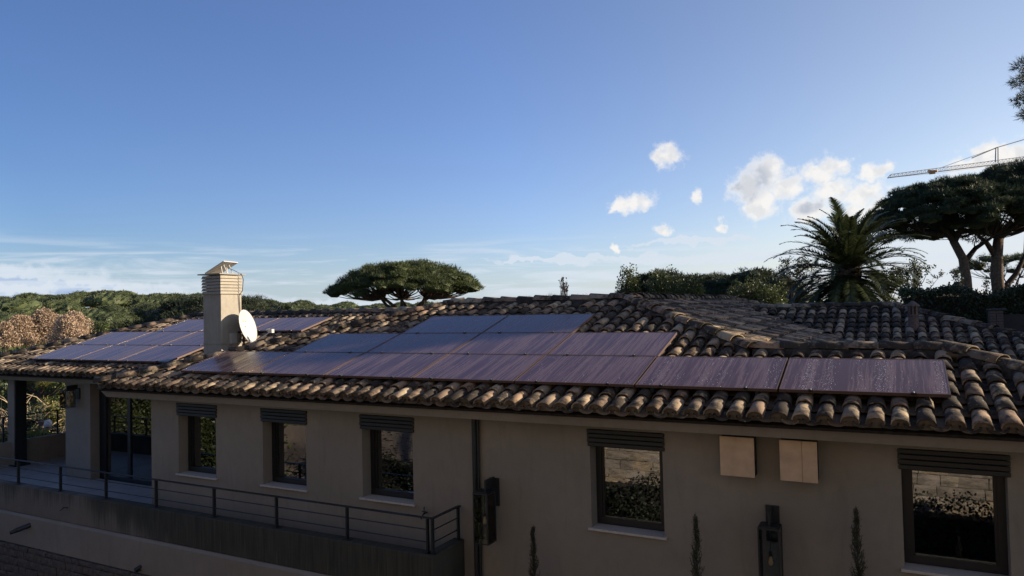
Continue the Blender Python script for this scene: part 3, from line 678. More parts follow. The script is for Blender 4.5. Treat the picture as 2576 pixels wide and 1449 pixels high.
# weeds rooted in the mortar of the top ridge
wd = MB(); rg = random.Random(5)
for cx_, hh, nn_ in ((-5.83, .42, 26), (-6.05, .12, 30), (-6.5, .07, 20), (-5.5, .08, 16)):
    for k in range(nn_):
        a = Vector((cx_+rg.uniform(-.07, .07)*(1 if hh > .2 else 3), 13.15+rg.uniform(-.05, .05), z1_+.14)); h_ = hh*rg.uniform(.4, 1)
        b = a + Vector((rg.uniform(-.05, .05), rg.uniform(-.05, .05), h_)); s_ = .006
        wd.add([a-Vector((s_, 0, 0)), a+Vector((s_, 0, 0)), b], [(0, 1, 2)])
        if hh > .2:
            for q in range(5):
                c = a.lerp(b, rg.uniform(.4, 1)); wd.add([c, c+Vector((rg.uniform(-.04, .04), .01, .03)), c+Vector((rg.uniform(-.03, .03), 0, .045))], [(0, 1, 2)])
o = wd.build('dry_weeds', M_TWIG); tag(o, 'dry weeds growing out of the top roof ridge', 'weeds', kind='stuff')

# chimney
CX0, CX1, CY0, CY1 = -13.03, -12.49, 10.5, 11.04
chb = MB().box(CX0, CX1, CY0, CY1, -1.5, .44); chb.box(CX0-.012, CX1+.012, CY0-.012, CY1+.012, -.62, -.60)
ch = part(chb, 'chimney', M_CONC, bevel=.006)
MB().box(CX0+.05, CX1-.05, CY0+.05, CY1-.05, .44, .83).build('flue', M_CONC, ch)
for k in range(6):
    z_ = .435+k*.066; e = .034
    s_ = MB(); V = []
    for (d_, zz) in ((e, z_), (e-.012, z_+.012), (e*.25, z_+.058), (e*.25-.02, z_+.058), (-.0, z_)):
        V += [(CX0-d_, CY0-d_, zz), (CX1+d_, CY0-d_, zz), (CX1+d_, CY1+d_, zz), (CX0-d_, CY1+d_, zz)]
    F = [(r*4+i, r*4+(i+1) % 4, r*4+4+(i+1) % 4, r*4+4+i) for r in range(4) for i in range(4)] + [(16+i, 16+(i+1) % 4, (i+1) % 4, i) for i in range(4)]
    s_.add(V, F).build('chimney_slat', M_CONC, ch)
MB().box(CX0-.09, CX1+.06, CY0-.07, CY1+.07, .845, .868).build('chimney_cap', M_CONC, ch)
MB().box(CX1+.001, CX1+.06, 10.70, 10.86, -.62, -.40).build('junction_box', M_GREY, ch, bevel=.006)
MB().tube([(CX1+.07, 10.98, .87), (CX1+.11, 11.0, .75), (CX1+.09, 10.99, .5), (CX1+.02, 10.96, .40), (CX1+.015, 10.99, .0), (CX1+.015, 10.98, -.6)], .008, 5).build('cable', M_DARK, ch)

# ------------------------------------------------------------------ solar panels
def panel_proto():
    root = empty('solar_panel')
    fr = MB(); h = .036; e = .012
    fr.box(0, PL, 0, e, 0, h); fr.box(0, PL, PWd-e, PWd, 0, h); fr.box(0, e, e, PWd-e, 0, h); fr.box(PL-e, PL, e, PWd-e, 0, h)
    fr.build('panel_frame', M_PFRAME, root)
    MB().box(e, PL-e, e, PWd-e, .022, .0335).build('glass', M_PANEL, root)
    for k, cx_ in enumerate((.34, 1.36)):
        c = MB(); c.box(cx_-.025, cx_+.025, -.022, .012, h-.012, h+.012, 0); c.lathe([(.009, h+.012), (.009, h+.022)], (cx_, -.006, 0), 6, 1)
        c.build('clamp', [M_CLAMP, M_BOLT], root)
    for x_ in (.2, 1.46): MB().box(x_, x_+.04, -.03, PWd, -.055, -.002).build('rail', M_DARK, root)
    return root
pp = panel_proto(); pch = chmap(pp); made = []
nrow = {('F',0): 7, ('F',1): 4, ('F',2): 2, ('L',0): 3, ('L',1): 3, ('L',2): 3}
ordw = ['rightmost', 'second from the right', 'third from the right', 'fourth from the right', 'fifth from the right', 'sixth from the right', 'leftmost']
for i, (s_, x_, y_, row, k) in enumerate(ARR):
    o = pp if i == 0 else copy_tree(pp, pch)
    sl = slopes[s_]; o.location = (x_, y_, sl.z(x_, y_)+.136); o.rotation_euler = (SL, 0, 0)
    n = nrow[(s_, row)]; pos = 'leftmost' if k == n-1 else ordw[k]
    rown = ['bottom', 'middle', 'top'][row]
    where = 'on the main roof' if s_ == 'F' else 'of the porch roof array'
    tag(o, f'brown solar panel, {pos} in {rown} row {where}', 'solar panel', 'solar panels on the tiled roofs')
    made.append((s_, row, k, o, x_, y_))
def drops(o, n, seed, dens=.5):
    rg_ = np.random.default_rng(seed); V = []; F = []
    U = rg_.random((n*6, 2)) * (PL-.06, PWd-.06) + .03
    m_ = np.sin(U[:, 0]*9+seed) + .8*np.sin(U[:, 0]*23+1.3*seed) + .35*np.sin(U[:, 1]*6) + rg_.normal(0, .7, len(U)); U = U[m_ > .75][:n]
    base = np.array([(math.cos(2*math.pi*k/5), math.sin(2*math.pi*k/5), 0) for k in range(5)] + [(0, 0, .62)])
    for i, (a, b) in enumerate(U):
        r_ = .0022 + .0028*rg_.random()**3; V.append(base*r_ + (a, b, .0335)); F += [(i*6+k, i*6+(k+1) % 5, i*6+5) for k in range(5)]
    q = put('dew_drops', mesh_np('dew_drops', np.concatenate(V), F, M_DROP, True), o); tag(q, kind='stuff')
for (s_, row, k, o, x_, y_) in made:
    if s_ == 'F' and row == 0 and k == 0: drops(o, 900, 11)
    if s_ == 'F' and row == 0 and k == 1: drops(o, 420, 12)
    if s_ == 'F' and row == 0 and k == 2: drops(o, 60, 13)

# ------------------------------------------------------------------ railings
rl = empty('balcony_railing', (-12, 8.08, -3.262), 0, 'dark metal railing with three bars standing on the stained balcony edge', 'railing')
Z0 = -3.262
def flat(mb, a, b, w_, h_):
    a = Vector(a); b = Vector(b); d = b-a; L = d.length; d.normalize(); s_ = Vector((0,0,1)).cross(d).normalized(); n_ = d.cross(s_)
    return mb.obox(Matrix.Translation((a+b)/2) @ Matrix((d, s_, n_)).transposed().to_4x4(), L, w_, h_)
YR = 8.09
flat(MB(), (-20.0, YR, -2.795), (-5.59, YR, -2.795), .05, .014).build('top_rail', M_DARK, rl, world=True)
for z_ in (-2.952, -3.118): MB().tube([(-20.0, YR, z_), (-5.66, YR, z_)], .0085, 6).build('rail', M_DARK, rl, world=True)
flat(MB(), (-5.585, YR-.02, -2.795), (-5.585, 8.77, -2.795), .05, .014).build('top_rail', M_DARK, rl, world=True)
for z_ in (-2.952, -3.118): MB().tube([(-5.585, YR, z_), (-5.585, 8.75, z_)], .0085, 6).build('rail', M_DARK, rl, world=True)
def post(x_, y_, rot=False):
    mb = MB(); a, b = (.012, .025) if not rot else (.012, .025)
    mb.box(x_-a, x_+a, y_-b, y_+b, Z0, -2.803); mb.box(x_-.06, x_+.06, y_-.04, y_+.04, Z0+.0005, Z0+.009)
    for s_ in (-1, 1): mb.lathe([(.008, .009), (.008, .016)], (x_+.042*s_, y_, Z0), 6)
    mb.build('post', M_DARK, rl, world=True)
for x_ in (-19.62, -18.23, -16.85, -15.455, -14.04, -12.65, -11.268, -9.83, -8.45, -7.06, -5.665): post(x_, YR)
post(-5.585, YR); post(-5.585, 8.73)
er = empty('terrace_railing', (-20.17, 10, -3.13), 0, 'dark metal railing on the low wall at the far end of the covered terrace', 'railing')
for z_, r__ in ((-2.49, .014), (-2.70, .009), (-2.92, .009)): MB().tube([(-20.17, 8.2, z_), (-20.17, 13.9, z_)], r__, 6).build('rail', M_DARK, er, world=True)
for y_ in (8.5, 10.2, 11.55, 12.9): MB().box(-20.185, -20.155, y_-.02, y_+.02, -3.13, -2.50).build('post', M_DARK, er, world=True)

# ------------------------------------------------------------------ lanterns
def lantern(loc, hh, label, plate_dx=0, pw=.15, ph=.38, arm=.16):
    L_ = empty('wall_lantern', loc, 0, label, 'wall lantern', 'glass lanterns on the villa walls'); w_ = .115; yc = -.235; e = .007
    MB().box(plate_dx-pw/2, plate_dx+pw/2, -.022, 0, -.24, ph-.24).build('back_plate', M_DARK, L_, bevel=.002)
    MB().box(plate_dx-.013, plate_dx+.013, -.27, -.022, .0, arm).build('arm', M_DARK, L_, bevel=.002)
    f_ = MB(); f_.box(-w_, w_, yc-w_, yc+w_, -.022, 0); f_.box(-w_+.02, w_-.02, yc-w_+.02, yc+w_-.02, 0, .012)
    for sx in (-1, 1):
        for sy in (-1, 1): f_.box(sx*(w_-e)-e, sx*(w_-e)+e, yc+sy*(w_-e)-e, yc+sy*(w_-e)+e, -hh, -.022)
    for s_ in (-1, 1): f_.box(-w_+.014, w_-.014, yc+s_*(w_-.006)-.006, yc+s_*(w_-.006)+.006, -hh, -hh+.014); f_.box(s_*(w_-.006)-.006, s_*(w_-.006)+.006, yc-w_+.014, yc+w_-.014, -hh, -hh+.014)
    f_.build('lantern_frame', M_DARK, L_)
    for s_ in (-1, 1):
        MB().box(-w_+.015, w_-.015, yc+s_*(w_-.007)-.0015, yc+s_*(w_-.007)+.0015, -hh+.015, -.023).build('pane', M_GLASS2, L_)
        MB().box(s_*(w_-.007)-.0015, s_*(w_-.007)+.0015, yc-w_+.015, yc+w_-.015, -hh+.015, -.023).build('pane', M_GLASS2, L_)
    c = (0, yc, 0); q = .42*hh
    MB().tube([(0, yc, -.022), (0, yc, -q)], .0045, 6).lathe([(.013, -q-.05), (.017, -q-.045), (.017, -q)], c, 10).build('lamp_holder', M_DARK, L_)
    MB().lathe([(.010, -q-.052), (.016, -q-.075), (.027, -q-.115), (.022, -q-.145), (.006, -q-.158)], c, 12).build('bulb', M_BULB, L_, smooth=True)
lantern((-5.045, 8.79, -2.49), .685, 'tall black glass wall lantern beside the balcony end, over the drain pipe', .035)
lantern((-1.337, 8.79, -2.505), .69, 'tall black glass wall lantern under the two pale boxes', .0, .15, .41, .16)
lantern((-16.98, 10.19, -1.66), .41, 'small square glass lantern on the pier under the porch roof', .02, .15, .26, .10)

# ------------------------------------------------------------------ pale boxes under the eaves
for x0, x1, seam, lab in ((-1.872, -1.488, None, 'plain pale square box on the wall under the eaves'), (-1.213, -.822, .6, 'pale square box with a cracked board, on the wall under the eaves')):
    e_ = empty('wall_box', ((x0+x1)/2, 8.79, -1.99), 0, lab, 'wall box', 'pale boxes under the eaves')
    MB().box(x0+.006, x1-.006, 8.615, 8.797, -1.990, -1.552).build('box_body', M_SHUT, e_, world=True)
    xs = [x0, x1] if seam is None else [x0, x0+(x1-x0)*seam-.0015, x0+(x1-x0)*seam+.0015, x1]
    for k in range(0, len(xs), 2): MB().box(xs[k], xs[k+1], 8.597-.003*(k > 0), 8.613, -1.997, -1.545).build('front_board', M_BOARD, e_, world=True, bevel=.002)

# ------------------------------------------------------------------ satellite dish and flat antenna
n_ = Vector((math.sin(R(70))*math.cos(R(16)), math.cos(R(70))*math.cos(R(16)), math.sin(R(16))))
DC = Vector((-12.17, 10.93, -.255)); sx_ = n_.cross(Vector((0,0,1))).normalized(); sy_ = sx_.cross(n_) ; sy_ = sy_ if sy_.z > 0 else -sy_
dish = empty('satellite_dish', (-12.33, 10.95, -.9), 0, 'white round satellite dish on a short mast beside the chimney', 'satellite dish')
mb = MB(); V = []; F = []; rings = 7; nn = 28
for side_ in (0, 1):
    for i in range(rings+1):
        r_ = i/rings
        for k in range(nn):
            a = 2*math.pi*k/nn; V.append(DC + sx_*(.33*r_*math.cos(a)) + sy_*(.365*r_*math.sin(a)) + n_*(.075*(r_*r_-1) - side_*.012))
nr = (rings+1)*nn
for i in range(rings):
    for k in range(nn):
        q = (i*nn+k, i*nn+(k+1) % nn, (i+1)*nn+(k+1) % nn, (i+1)*nn+k); F.append(q); F.append(tuple(nr+v for v in q[::-1]))
for k in range(nn): F.append((rings*nn+k, rings*nn+(k+1) % nn, nr+rings*nn+(k+1) % nn, nr+rings*nn+k))
mb.add(V, F).build('reflector', M_WHITE, dish, world=True, smooth=True)
foot = DC - sy_*.36 + n_*.0; lnb = DC + n_*.42 - sy_*.27
MB().tube([foot, foot.lerp(lnb, .55)-Vector((0, 0, .015)), lnb], .011, 6).build('feed_arm', M_WHITE, dish, world=True)
MB().tube([lnb+Vector((0, 0, .05)), lnb - n_*.05+Vector((0, 0, .055))], [.028, .038], 10).box(lnb.x-.01, lnb.x+.10, lnb.y-.035, lnb.y+.035, lnb.z-.01, lnb.z+.07).build('receiver', M_GREY, dish, world=True)
MB().tube([(-12.33, 10.95, -1.05), (-12.33, 10.95, -.12)], .021, 8).build('mast', M_DARK, dish, world=True)
MB().tube([(-12.33, 10.95, -.24), DC - n_*.085], .025, 8).build('dish_mount', M_DARK, dish, world=True)
MB().box(-12.489, -12.30, 10.93, 10.97, -.40, -.37).box(-12.489, -12.30, 10.93, 10.97, -.76, -.73).build('wall_bracket', M_DARK, dish, world=True)
tx = bpy.data.curves.new('lettering', 'FONT'); tx.body = 'CAHORS'; tx.size = .062; tx.align_x = 'CENTER'; tx.extrude = .0005
to = bpy.data.objects.new('lettering', tx); COL.objects.link(to); to.parent = dish; xr = sy_.cross(n_).normalized()
to.matrix_basis = Matrix.Translation(DC + sy_*.11 + n_*(-.060)) @ Matrix((xr, sy_, n_)).transposed().to_4x4()
tx.materials.append(M_GREY)
me_ = bpy.data.meshes.new_from_object(to); mb_ = to.matrix_basis.copy(); bpy.data.objects.remove(to)
to = put('lettering', me_, dish, world=True); to.matrix_basis = mb_; me_.materials.clear(); me_.materials.append(M_GREY)
fa = empty('flat_antenna', (-12.76, 10.77, .868), 0, 'flat white rectangular internet antenna tilted on top of the chimney', 'antenna')
T = R(24); Ma = Matrix.Translation((-12.745, 10.74, 1.0)) @ Matrix.Rotation(-T, 4, 'Y') @ Matrix.Rotation(R(4), 4, 'Z')
MB().obox(Ma, .59, .40, .022).build('antenna_panel', M_WHITE, fa, world=True, bevel=.006)
lg = MB()
for y_ in (10.66, 10.80): lg.tube([(-12.62, y_, .872), (-12.66, y_, 1.03), (-12.58, y_, 1.05), (-12.47, y_, .872), (-12.62, y_, .872)], .011, 5)
lg.build('antenna_stand', M_WHITE, fa, world=True)
MB().tube([(-12.60, 10.73, 1.02), (-12.50, 10.80, .96), (-12.40, 10.86, .90), (-12.40, 10.95, .87)], .006, 5).build('cable', M_DARK, fa, world=True)

# ------------------------------------------------------------------ things inside, dimly seen through the glass
bd = empty('bed', (-15.2, 11.9, -3.75), 0, 'bed with a pale leaf-patterned cover behind the sliding door', 'bed')
MB().box(-16.0, -14.3, 11.1, 13.0, -3.74, -3.45).build('bed_base', M_INTF, bd, world=True)
MB().box(-16.02, -14.28, 11.08, 13.0, -3.45, -3.15).build('mattress', M_FABRIC, bd, world=True, bevel=.06)
for x_ in (-15.6, -14.75): MB().obox(Matrix.Translation((x_, 12.7, -3.0)) @ Matrix.Rotation(.5, 4, 'X'), .65, .16, .42).build('pillow', M_FABRIC, bd, world=True, bevel=.06)
bt = MB().lathe([(.036, 0), (.036, .19), (.014, .25), (.013, .31)], (.52, 9.3, -2.91), 12).build('bottle', M_GREY, smooth=True); tag(bt, 'slim pale bottle standing inside the large right window', 'bottle')
for x_, lab in ((.30, 'shallow dish left of the bottle behind the right window'), (.70, 'shallow dish right of the bottle behind the right window')):
    tag(MB().lathe([(.03, 0), (.07, .03), (.065, .03), (.028, .006)], (x_, 9.25, -2.91), 12).build('dish', M_GREY), lab, 'dish')
tpb = MB().tube([(-2.05-.9, 9.35, -2.91), (-2.95, 9.35, -2.70), (-2.95, 9.28, -2.66), (-2.95, 9.20, -2.70)], .011, 6).build('kitchen_tap', M_BOLT); tag(tpb, 'slim kitchen tap inside the middle window', 'tap')
wtp = part(MB().box(-3.9, -2.4, 9.07, 9.6, -2.95, -2.91), 'worktop', M_INTF)

# ------------------------------------------------------------------ behind the camera: retaining wall, fence (seen in the panes)
rw = MB().box(-9.0, 12, -.75, -.45, -6.8, -1.75).build('retaining_wall', M_JOINT); tag(rw, 'tall natural stone retaining wall across the yard, mirrored in the windows', 'wall')
stone_wall(rw, -9.0, 12, -1.76, -6.7, -.45, 1, (.34, .45, .56), (.16, .2, .24), lambda c: -8.2 < c.x < 3.4 and c.z > -5.0, seed=9)
tag(MB().box(-9.3, 12.2, -.80, -.36, -1.75, -1.68).build('wall_coping', M_SILL, rw), kind=None)
ph_ = MB().box(-14, 14, -9, -2.2, -1.76, 6.5)
tag(ph_.build('upper_house', M_STUCCO), 'plain tan upper house above the stone wall across the yard', 'house')
pf = empty('perforated_fence', (-13, -.6, -6.8), 0, 'perforated sheet metal fence mirrored in the third window', 'fence')
MB().box(-17.6, -9.0, -.62, -.60, -6.4, -2.2).build('sheet', M_CORTEN, pf, world=True)
hb = MB(); rg = random.Random(2)
for k in range(1500):
    x_ = rg.uniform(-17.5, -9.1); z_ = rg.uniform(-6.2, -2.3); L = rg.uniform(.05, .11); h_ = rg.uniform(.010, .018); b_ = rg.choice((-1, 1))*.03
    hb.add([(x_-L, -.597, z_), (x_-L*.3, -.597, z_+b_+h_), (x_+L*.3, -.597, z_+b_+h_), (x_+L, -.597, z_), (x_+L*.3, -.597, z_+b_-h_), (x_-L*.3, -.597, z_+b_-h_)], [(0, 1, 2, 3, 4, 5)])
tag(hb.build('slots', M_HOLE, pf, world=True), kind='stuff')
MB().box(-21.5, -17.6, -.62, -.60, -6.4, -3.9).build('low_sheet', M_CORTEN, pf, world=True)
for x_ in (-21.5, -17.6, -14.7, -11.9, -9.06): MB().box(x_-.05, x_+.05, -.68, -.62, -6.8, -2.15).build('post', M_DARK, pf, world=True)

# ------------------------------------------------------------------ vegetation helpers
def unit(v): return v/np.maximum(np.linalg.norm(v, axis=-1, keepdims=True), 1e-9)
def blades(Pt, D, L, Wd, g, k=3, spread=.7):
    """k thin blades fanned from each point round its direction"""
    n = len(Pt); Pt = np.repeat(Pt, k, 0); D = np.repeat(D, k, 0); L = np.repeat(np.broadcast_to(L, (n,)), k)
    d = unit(D + g.normal(0, spread, D.shape)); s = unit(np.cross(d, g.normal(0, 1, D.shape)))
    l_ = (L*g.uniform(.6, 1.15, len(L)))[:, None]; w_ = Wd*g.uniform(.7, 1.3, (len(L), 1))
    return np.stack([Pt - s*w_, Pt + s*w_, Pt + d*l_], 1).reshape(-1, 3)
def leaves(Pt, size, g, up=.3):
    n = len(Pt); d = unit(g.normal(0, 1, (n, 3)) + (0, 0, up)); s = unit(np.cross(d, g.normal(0, 1, (n, 3))))
    l_ = size*g.uniform(.6, 1.3, (n, 1)); w_ = l_*.32
    return np.stack([Pt, Pt + d*l_*.5 + s*w_, Pt + d*l_, Pt + d*l_*.5 - s*w_], 1).reshape(-1, 3)
def tri_mesh(name, V, m): return mesh_np(name, V, np.arange(len(V)).reshape(-1, 3), m)
def quad_mesh(name, V, m): return mesh_np(name, V, np.arange(len(V)).reshape(-1, 4), m)
_t = (1+5**.5)/2
ICO = np.array([(-1,_t,0),(1,_t,0),(-1,-_t,0),(1,-_t,0),(0,-1,_t),(0,1,_t),(0,-1,-_t),(0,1,-_t),(_t,0,-1),(_t,0,1),(-_t,0,-1),(-_t,0,1)])/math.hypot(1,_t)
ICOF = np.array([(0,11,5),(0,5,1),(0,1,7),(0,7,10),(0,10,11),(1,5,9),(5,11,4),(11,10,2),(10,7,6),(7,1,8),(3,9,4),(3,4,2),(3,2,6),(3,6,8),(3,8,9),(4,9,5),(2,4,11),(6,2,10),(8,6,7),(9,8,1)])
def dome(seed, rx, rz, n_bl, bl, wd):
    """far pine crown: lumpy dome with short needle tufts over its top"""
    g = np.random.default_rng(seed); NU, NV = 22, 9; ph = g.uniform(0, 6.28, 8)
    def surf(a, e):
        k = 1 + .10*np.sin(3*a+ph[0]) + .07*np.sin(5*a+ph[1]+3*e) + .06*np.sin(9*a+ph[2]-5*e) + .05*np.sin(14*a+ph[3]+7*e)
        up = np.where(e >= 0, rz, rz*.42); return np.stack([rx*k*np.cos(e)*np.cos(a), rx*k*np.cos(e)*np.sin(a), up*np.sin(e)*(k*.6+.4)], -1)
    A, E_ = np.meshgrid(np.linspace(0, 2*np.pi, NU+1), np.linspace(-np.pi/2, np.pi/2, NV+1)); G = surf(A, E_); T = []
    for i in range(NV):
        for j in range(NU):
            T += [G[i, j], G[i, j+1], G[i+1, j+1], G[i, j], G[i+1, j+1], G[i+1, j]]
    V = np.array(T); a = g.uniform(0, 6.28, n_bl); e = np.arcsin(g.uniform(-.25, 1, n_bl)); p = surf(a, e)
    return np.concatenate([V, blades(p, unit(p*np.array([1, 1, 2.2])), bl, wd, g, 3, .5)])
def pine_parts(seed, rx, ry, rz, ncl, tufts, blade, wd, clr=.17, droop=.18, zc=0.0, k=3):
    g = np.random.default_rng(seed); V = []; cent = []
    for i in range(ncl):
        rho = math.sqrt((i+.5)/ncl)*.93; a = i*2.39996 + g.uniform(-.3, .3)
        top = rz*math.sqrt(max(0, 1-rho*rho*.96))
        zz = top*(g.uniform(.72, 1.0)) - droop*rz*(rho**3)
        c = np.array([rx*rho*math.cos(a), ry*rho*math.sin(a), zz+zc]); r_ = clr*(rx+ry)/2*g.uniform(.75, 1.3)*(1-.25*rho)
        cent.append((c, r_)); n = int(tufts*g.uniform(.7, 1.3))
        u = unit(g.normal(0, 1, (n, 3))); u[:, 2] = np.where(u[:, 2] < -.25, -u[:, 2]*.5, u[:, 2])
        p = c + u*np.array([r_, r_, r_*.52])*g.uniform(.70, 1.05, (n, 1))
        V.append(blades(p, unit(u + (0, 0, .55)), blade, wd, g, k))
        q_ = ICO*g.uniform(.85, 1.1, (12, 1))*np.array([r_, r_, r_*.50])*.80 + c; V.append(q_[ICOF].reshape(-1, 3))
    return np.concatenate(V), cent
def limb(mb, a, b, r0, r1, g, sag=.12, n=5):
    a = Vector(a); b = Vector(b); L = (b-a).length; pts = []
    off = Vector((g.uniform(-1, 1), g.uniform(-1, 1), -.6))*L*sag
    for i in range(n+1):
        t_ = i/n; pts.append(a.lerp(b, t_) + off*(4*t_*(1-t_)) + Vector((g.uniform(-1,1), g.uniform(-1,1), g.uniform(-1,1)))*L*.018*(0 < i < n))
    mb.tube(pts, [r0+(r1-r0)*(i/n)**.8 for i in range(n+1)], 5 if r0 < .1 else 7, caps=False)
def umbrella_pine(name, base, top, forks, rx, ry, rz, label, group=None, seed=1, ncl=90, tufts=60, blade=.22, wd=.02, m=M_PINE, trunk_r=.3, mid=None, clr=.17, droop=.18, cat='pine tree', bark=M_BARK, k=3, clumpdz=0):
    """base/top world points of the trunk; the crown's underside centre sits at `top`"""
    base = Vector(base); top = Vector(top); T_ = empty(name, base, 0, label, cat, group)
    V, cent = pine_parts(seed, rx, ry, rz, ncl, tufts, blade, wd, clr, droop, k=k); V = V + np.array(top-base) + (0, 0, clumpdz)
    put('crown', tri_mesh('crown', V, m), T_)
    g = random.Random(seed); mb = MB(); tb = top-base
    pts = [Vector((0, 0, -.3))] + [Vector(p)-base for p in (mid or [])]; fk = tb*forks
    pts.append(fk); mb.tube(pts, [trunk_r*(1-.28*i/len(pts)) for i in range(len(pts))], 9)
    mb.build('trunk', bark, T_, smooth=True); lb = MB()
    hubs = []
    for j in range(6):
        a = j*1.05+g.uniform(-.3, .3); h_ = fk + Vector((math.cos(a)*rx*.33, math.sin(a)*ry*.33, (tb.z-fk.z)*.75 + rz*.1)); limb(lb, fk, h_, trunk_r*.42, trunk_r*.24, g); hubs.append(h_)
    for c, r_ in cent:
        cc = Vector(c) + tb + Vector((0, 0, clumpdz)) - Vector((0, 0, r_*.2)); h_ = min(hubs, key=lambda q: (q-cc).length)
        limb(lb, h_, cc, trunk_r*.16, trunk_r*.04, g, .10, 4)
    lb.build('limbs', bark, T_, smooth=True)
    return T_
def at_ground(p, dz=0): return Vector((p.x, p.y, gz(p.x, p.y)+dz))

# the big lone umbrella pine
ct = P(1022, 744, 43); cb = at_ground(ct)
umbrella_pine('umbrella_pine', cb, ct, .83, 4.75, 4.3, 1.85, 'wide umbrella pine with a forked trunk rising alone behind the long roof ridge', seed=21, ncl=160, tufts=200, blade=.20, wd=.013, clr=.155, trunk_r=.36, droop=.34, mid=[cb.lerp(ct, .5)+Vector((.2, 0, 0))])
ct = P(560, 792, 40); cb = at_ground(ct)
umbrella_pine('umbrella_pine', cb, ct+Vector((-.4, 0, -1.35)), .8, 6.0, 4.4, 2.3, 'broad bushy pine crown directly behind the chimney', seed=22, ncl=150, tufts=200, blade=.22, wd=.014, m=M_PINE_D, clr=.19, trunk_r=.3, droop=.8)

# far hillside: individual umbrella pines
protos = []
for j in range(5):
    V = dome(60+j, 5.6, 3.0, 1500, .50, .07)
    mbt = MB().tube([(0, 0, -6), (.2, .1, -2.2), (0, 0, .8)], [.35, .28, .2], 5)
    for q in range(5): mbt.tube([(0, 0, -1.6), (math.cos(q*1.26)*2.6, math.sin(q*1.26)*2.6, .9)], [.16, .07], 4, caps=False)
    nb = len(mbt.V); tri = []
    for f_ in mbt.F:
        for q in range(1, len(f_)-1): tri.append((f_[0], f_[q], f_[q+1]))
    Vn = np.concatenate([np.array(mbt.V), V]); Fn = np.concatenate([np.array(tri), np.arange(len(V)).reshape(-1, 3)+nb])
    me = mesh_np('far_pine', Vn, Fn, M_BARK); me.materials.append(M_FAR)
    mi = np.zeros(len(Fn), np.int32); mi[len(tri):] = 1; me.polygons.foreach_set('material_index', mi); protos.append(me)
g = random.Random(77); placed = []
def try_pine(th, r__, s_):
    x_ = math.sin(R(th))*r__; y_ = math.cos(R(th))*r__
    for (a, b, c) in placed:
        if (a-x_)**2 + (b-y_)**2 < (4.3*(s_+c))**2: return
    placed.append((x_, y_, s_))
r__ = 118.0
while r__ < 520:
    th = -66 + g.uniform(0, 2)
    while th < -25:
        s_ = g.uniform(.8, 1.25)*(1 + (r__ > 300)*.1); try_pine(th+g.uniform(-.5, .5), r__*g.uniform(.97, 1.03), s_); th += math.degrees(9.6*s_/r__)
    r__ *= 1.055
placed.sort(key=lambda q: math.hypot(q[0], q[1]))
if len(placed) > 290:
    keep = placed[:120] + g.sample(placed[120:], 170); placed_rest = [q for q in placed if q not in keep]
else: keep = placed; placed_rest = []
for i, (x_, y_, s_) in enumerate(keep):
    o = put('umbrella_pine', protos[i % 5]); o.location = (x_, y_, gz(x_, y_)+4.0*s_); o.rotation_euler = (0, 0, g.uniform(0, 6.28)); o.scale = (s_, s_, s_*g.uniform(.8, 1.2))
    tag(o, 'round-topped umbrella pine among the pines of the far hillside', 'pine tree', 'pines covering the far hillside')
if placed_rest:
    Vs = []
    for i, (x_, y_, s_) in enumerate(placed_rest):
        V = dome(90+i % 3, 5.6, 3.0, 260, .8, .14); V = V*s_ + (x_, y_, gz(x_, y_)+4.0*s_); Vs.append(V)
    o = put('pine_wood', tri_mesh('pine_wood', np.concatenate(Vs), M_FAR)); tag(o, 'dense pine wood filling the rest of the far hillside', 'wood', kind='stuff')
SKY_LAB = ['small rounded pine on the far ridge just right of the dish', 'rounded pine on the far ridge, second right of the dish', 'rounded pine on the far ridge left of the lone big pine', 'small pine on the far ridge touching the lone pine from the left', 'smallest pine on the ridge under the left end of the lone pine', 'pine top showing behind the dish', 'pine crown on the ridge between the dish and the small rounded one', 'tall rounded pine crown crowning the far hill', 'second rounded crown on the far hill, right of the tallest', 'small pine on the skyline left of the chimney mound', 'smaller pine on the skyline next to the chimney mound', 'rounded pine on the skyline left of the tallest hill pine']
# a few distant pines breaking the skyline right of the chimney
for i, (x_, y_, d_, s_) in enumerate(((745, 782, 230, .9), (790, 784, 260, 1.0), (832, 786, 250, .8), (850, 778, 240, .55), (895, 784, 260, .55), (668, 770, 210, 1.0), (710, 778, 220, 1.0), (265, 752, 300, 1.5), (330, 758, 330, 1.4), (385, 772, 250, .8), (420, 776, 240, .7), (212, 757, 380, 1.4))):
    p_ = P(x_, y_, d_)-Vector((0, 0, 1.3)); o = put('umbrella_pine', protos[(i+2) % 5]); o.location = p_; o.scale = (s_, s_, s_); o.rotation_euler = (0, 0, i*1.3)
    zg = gz(p_.x, p_.y)
    tag(o, SKY_LAB[i], 'pine tree', 'pines along the far skyline')

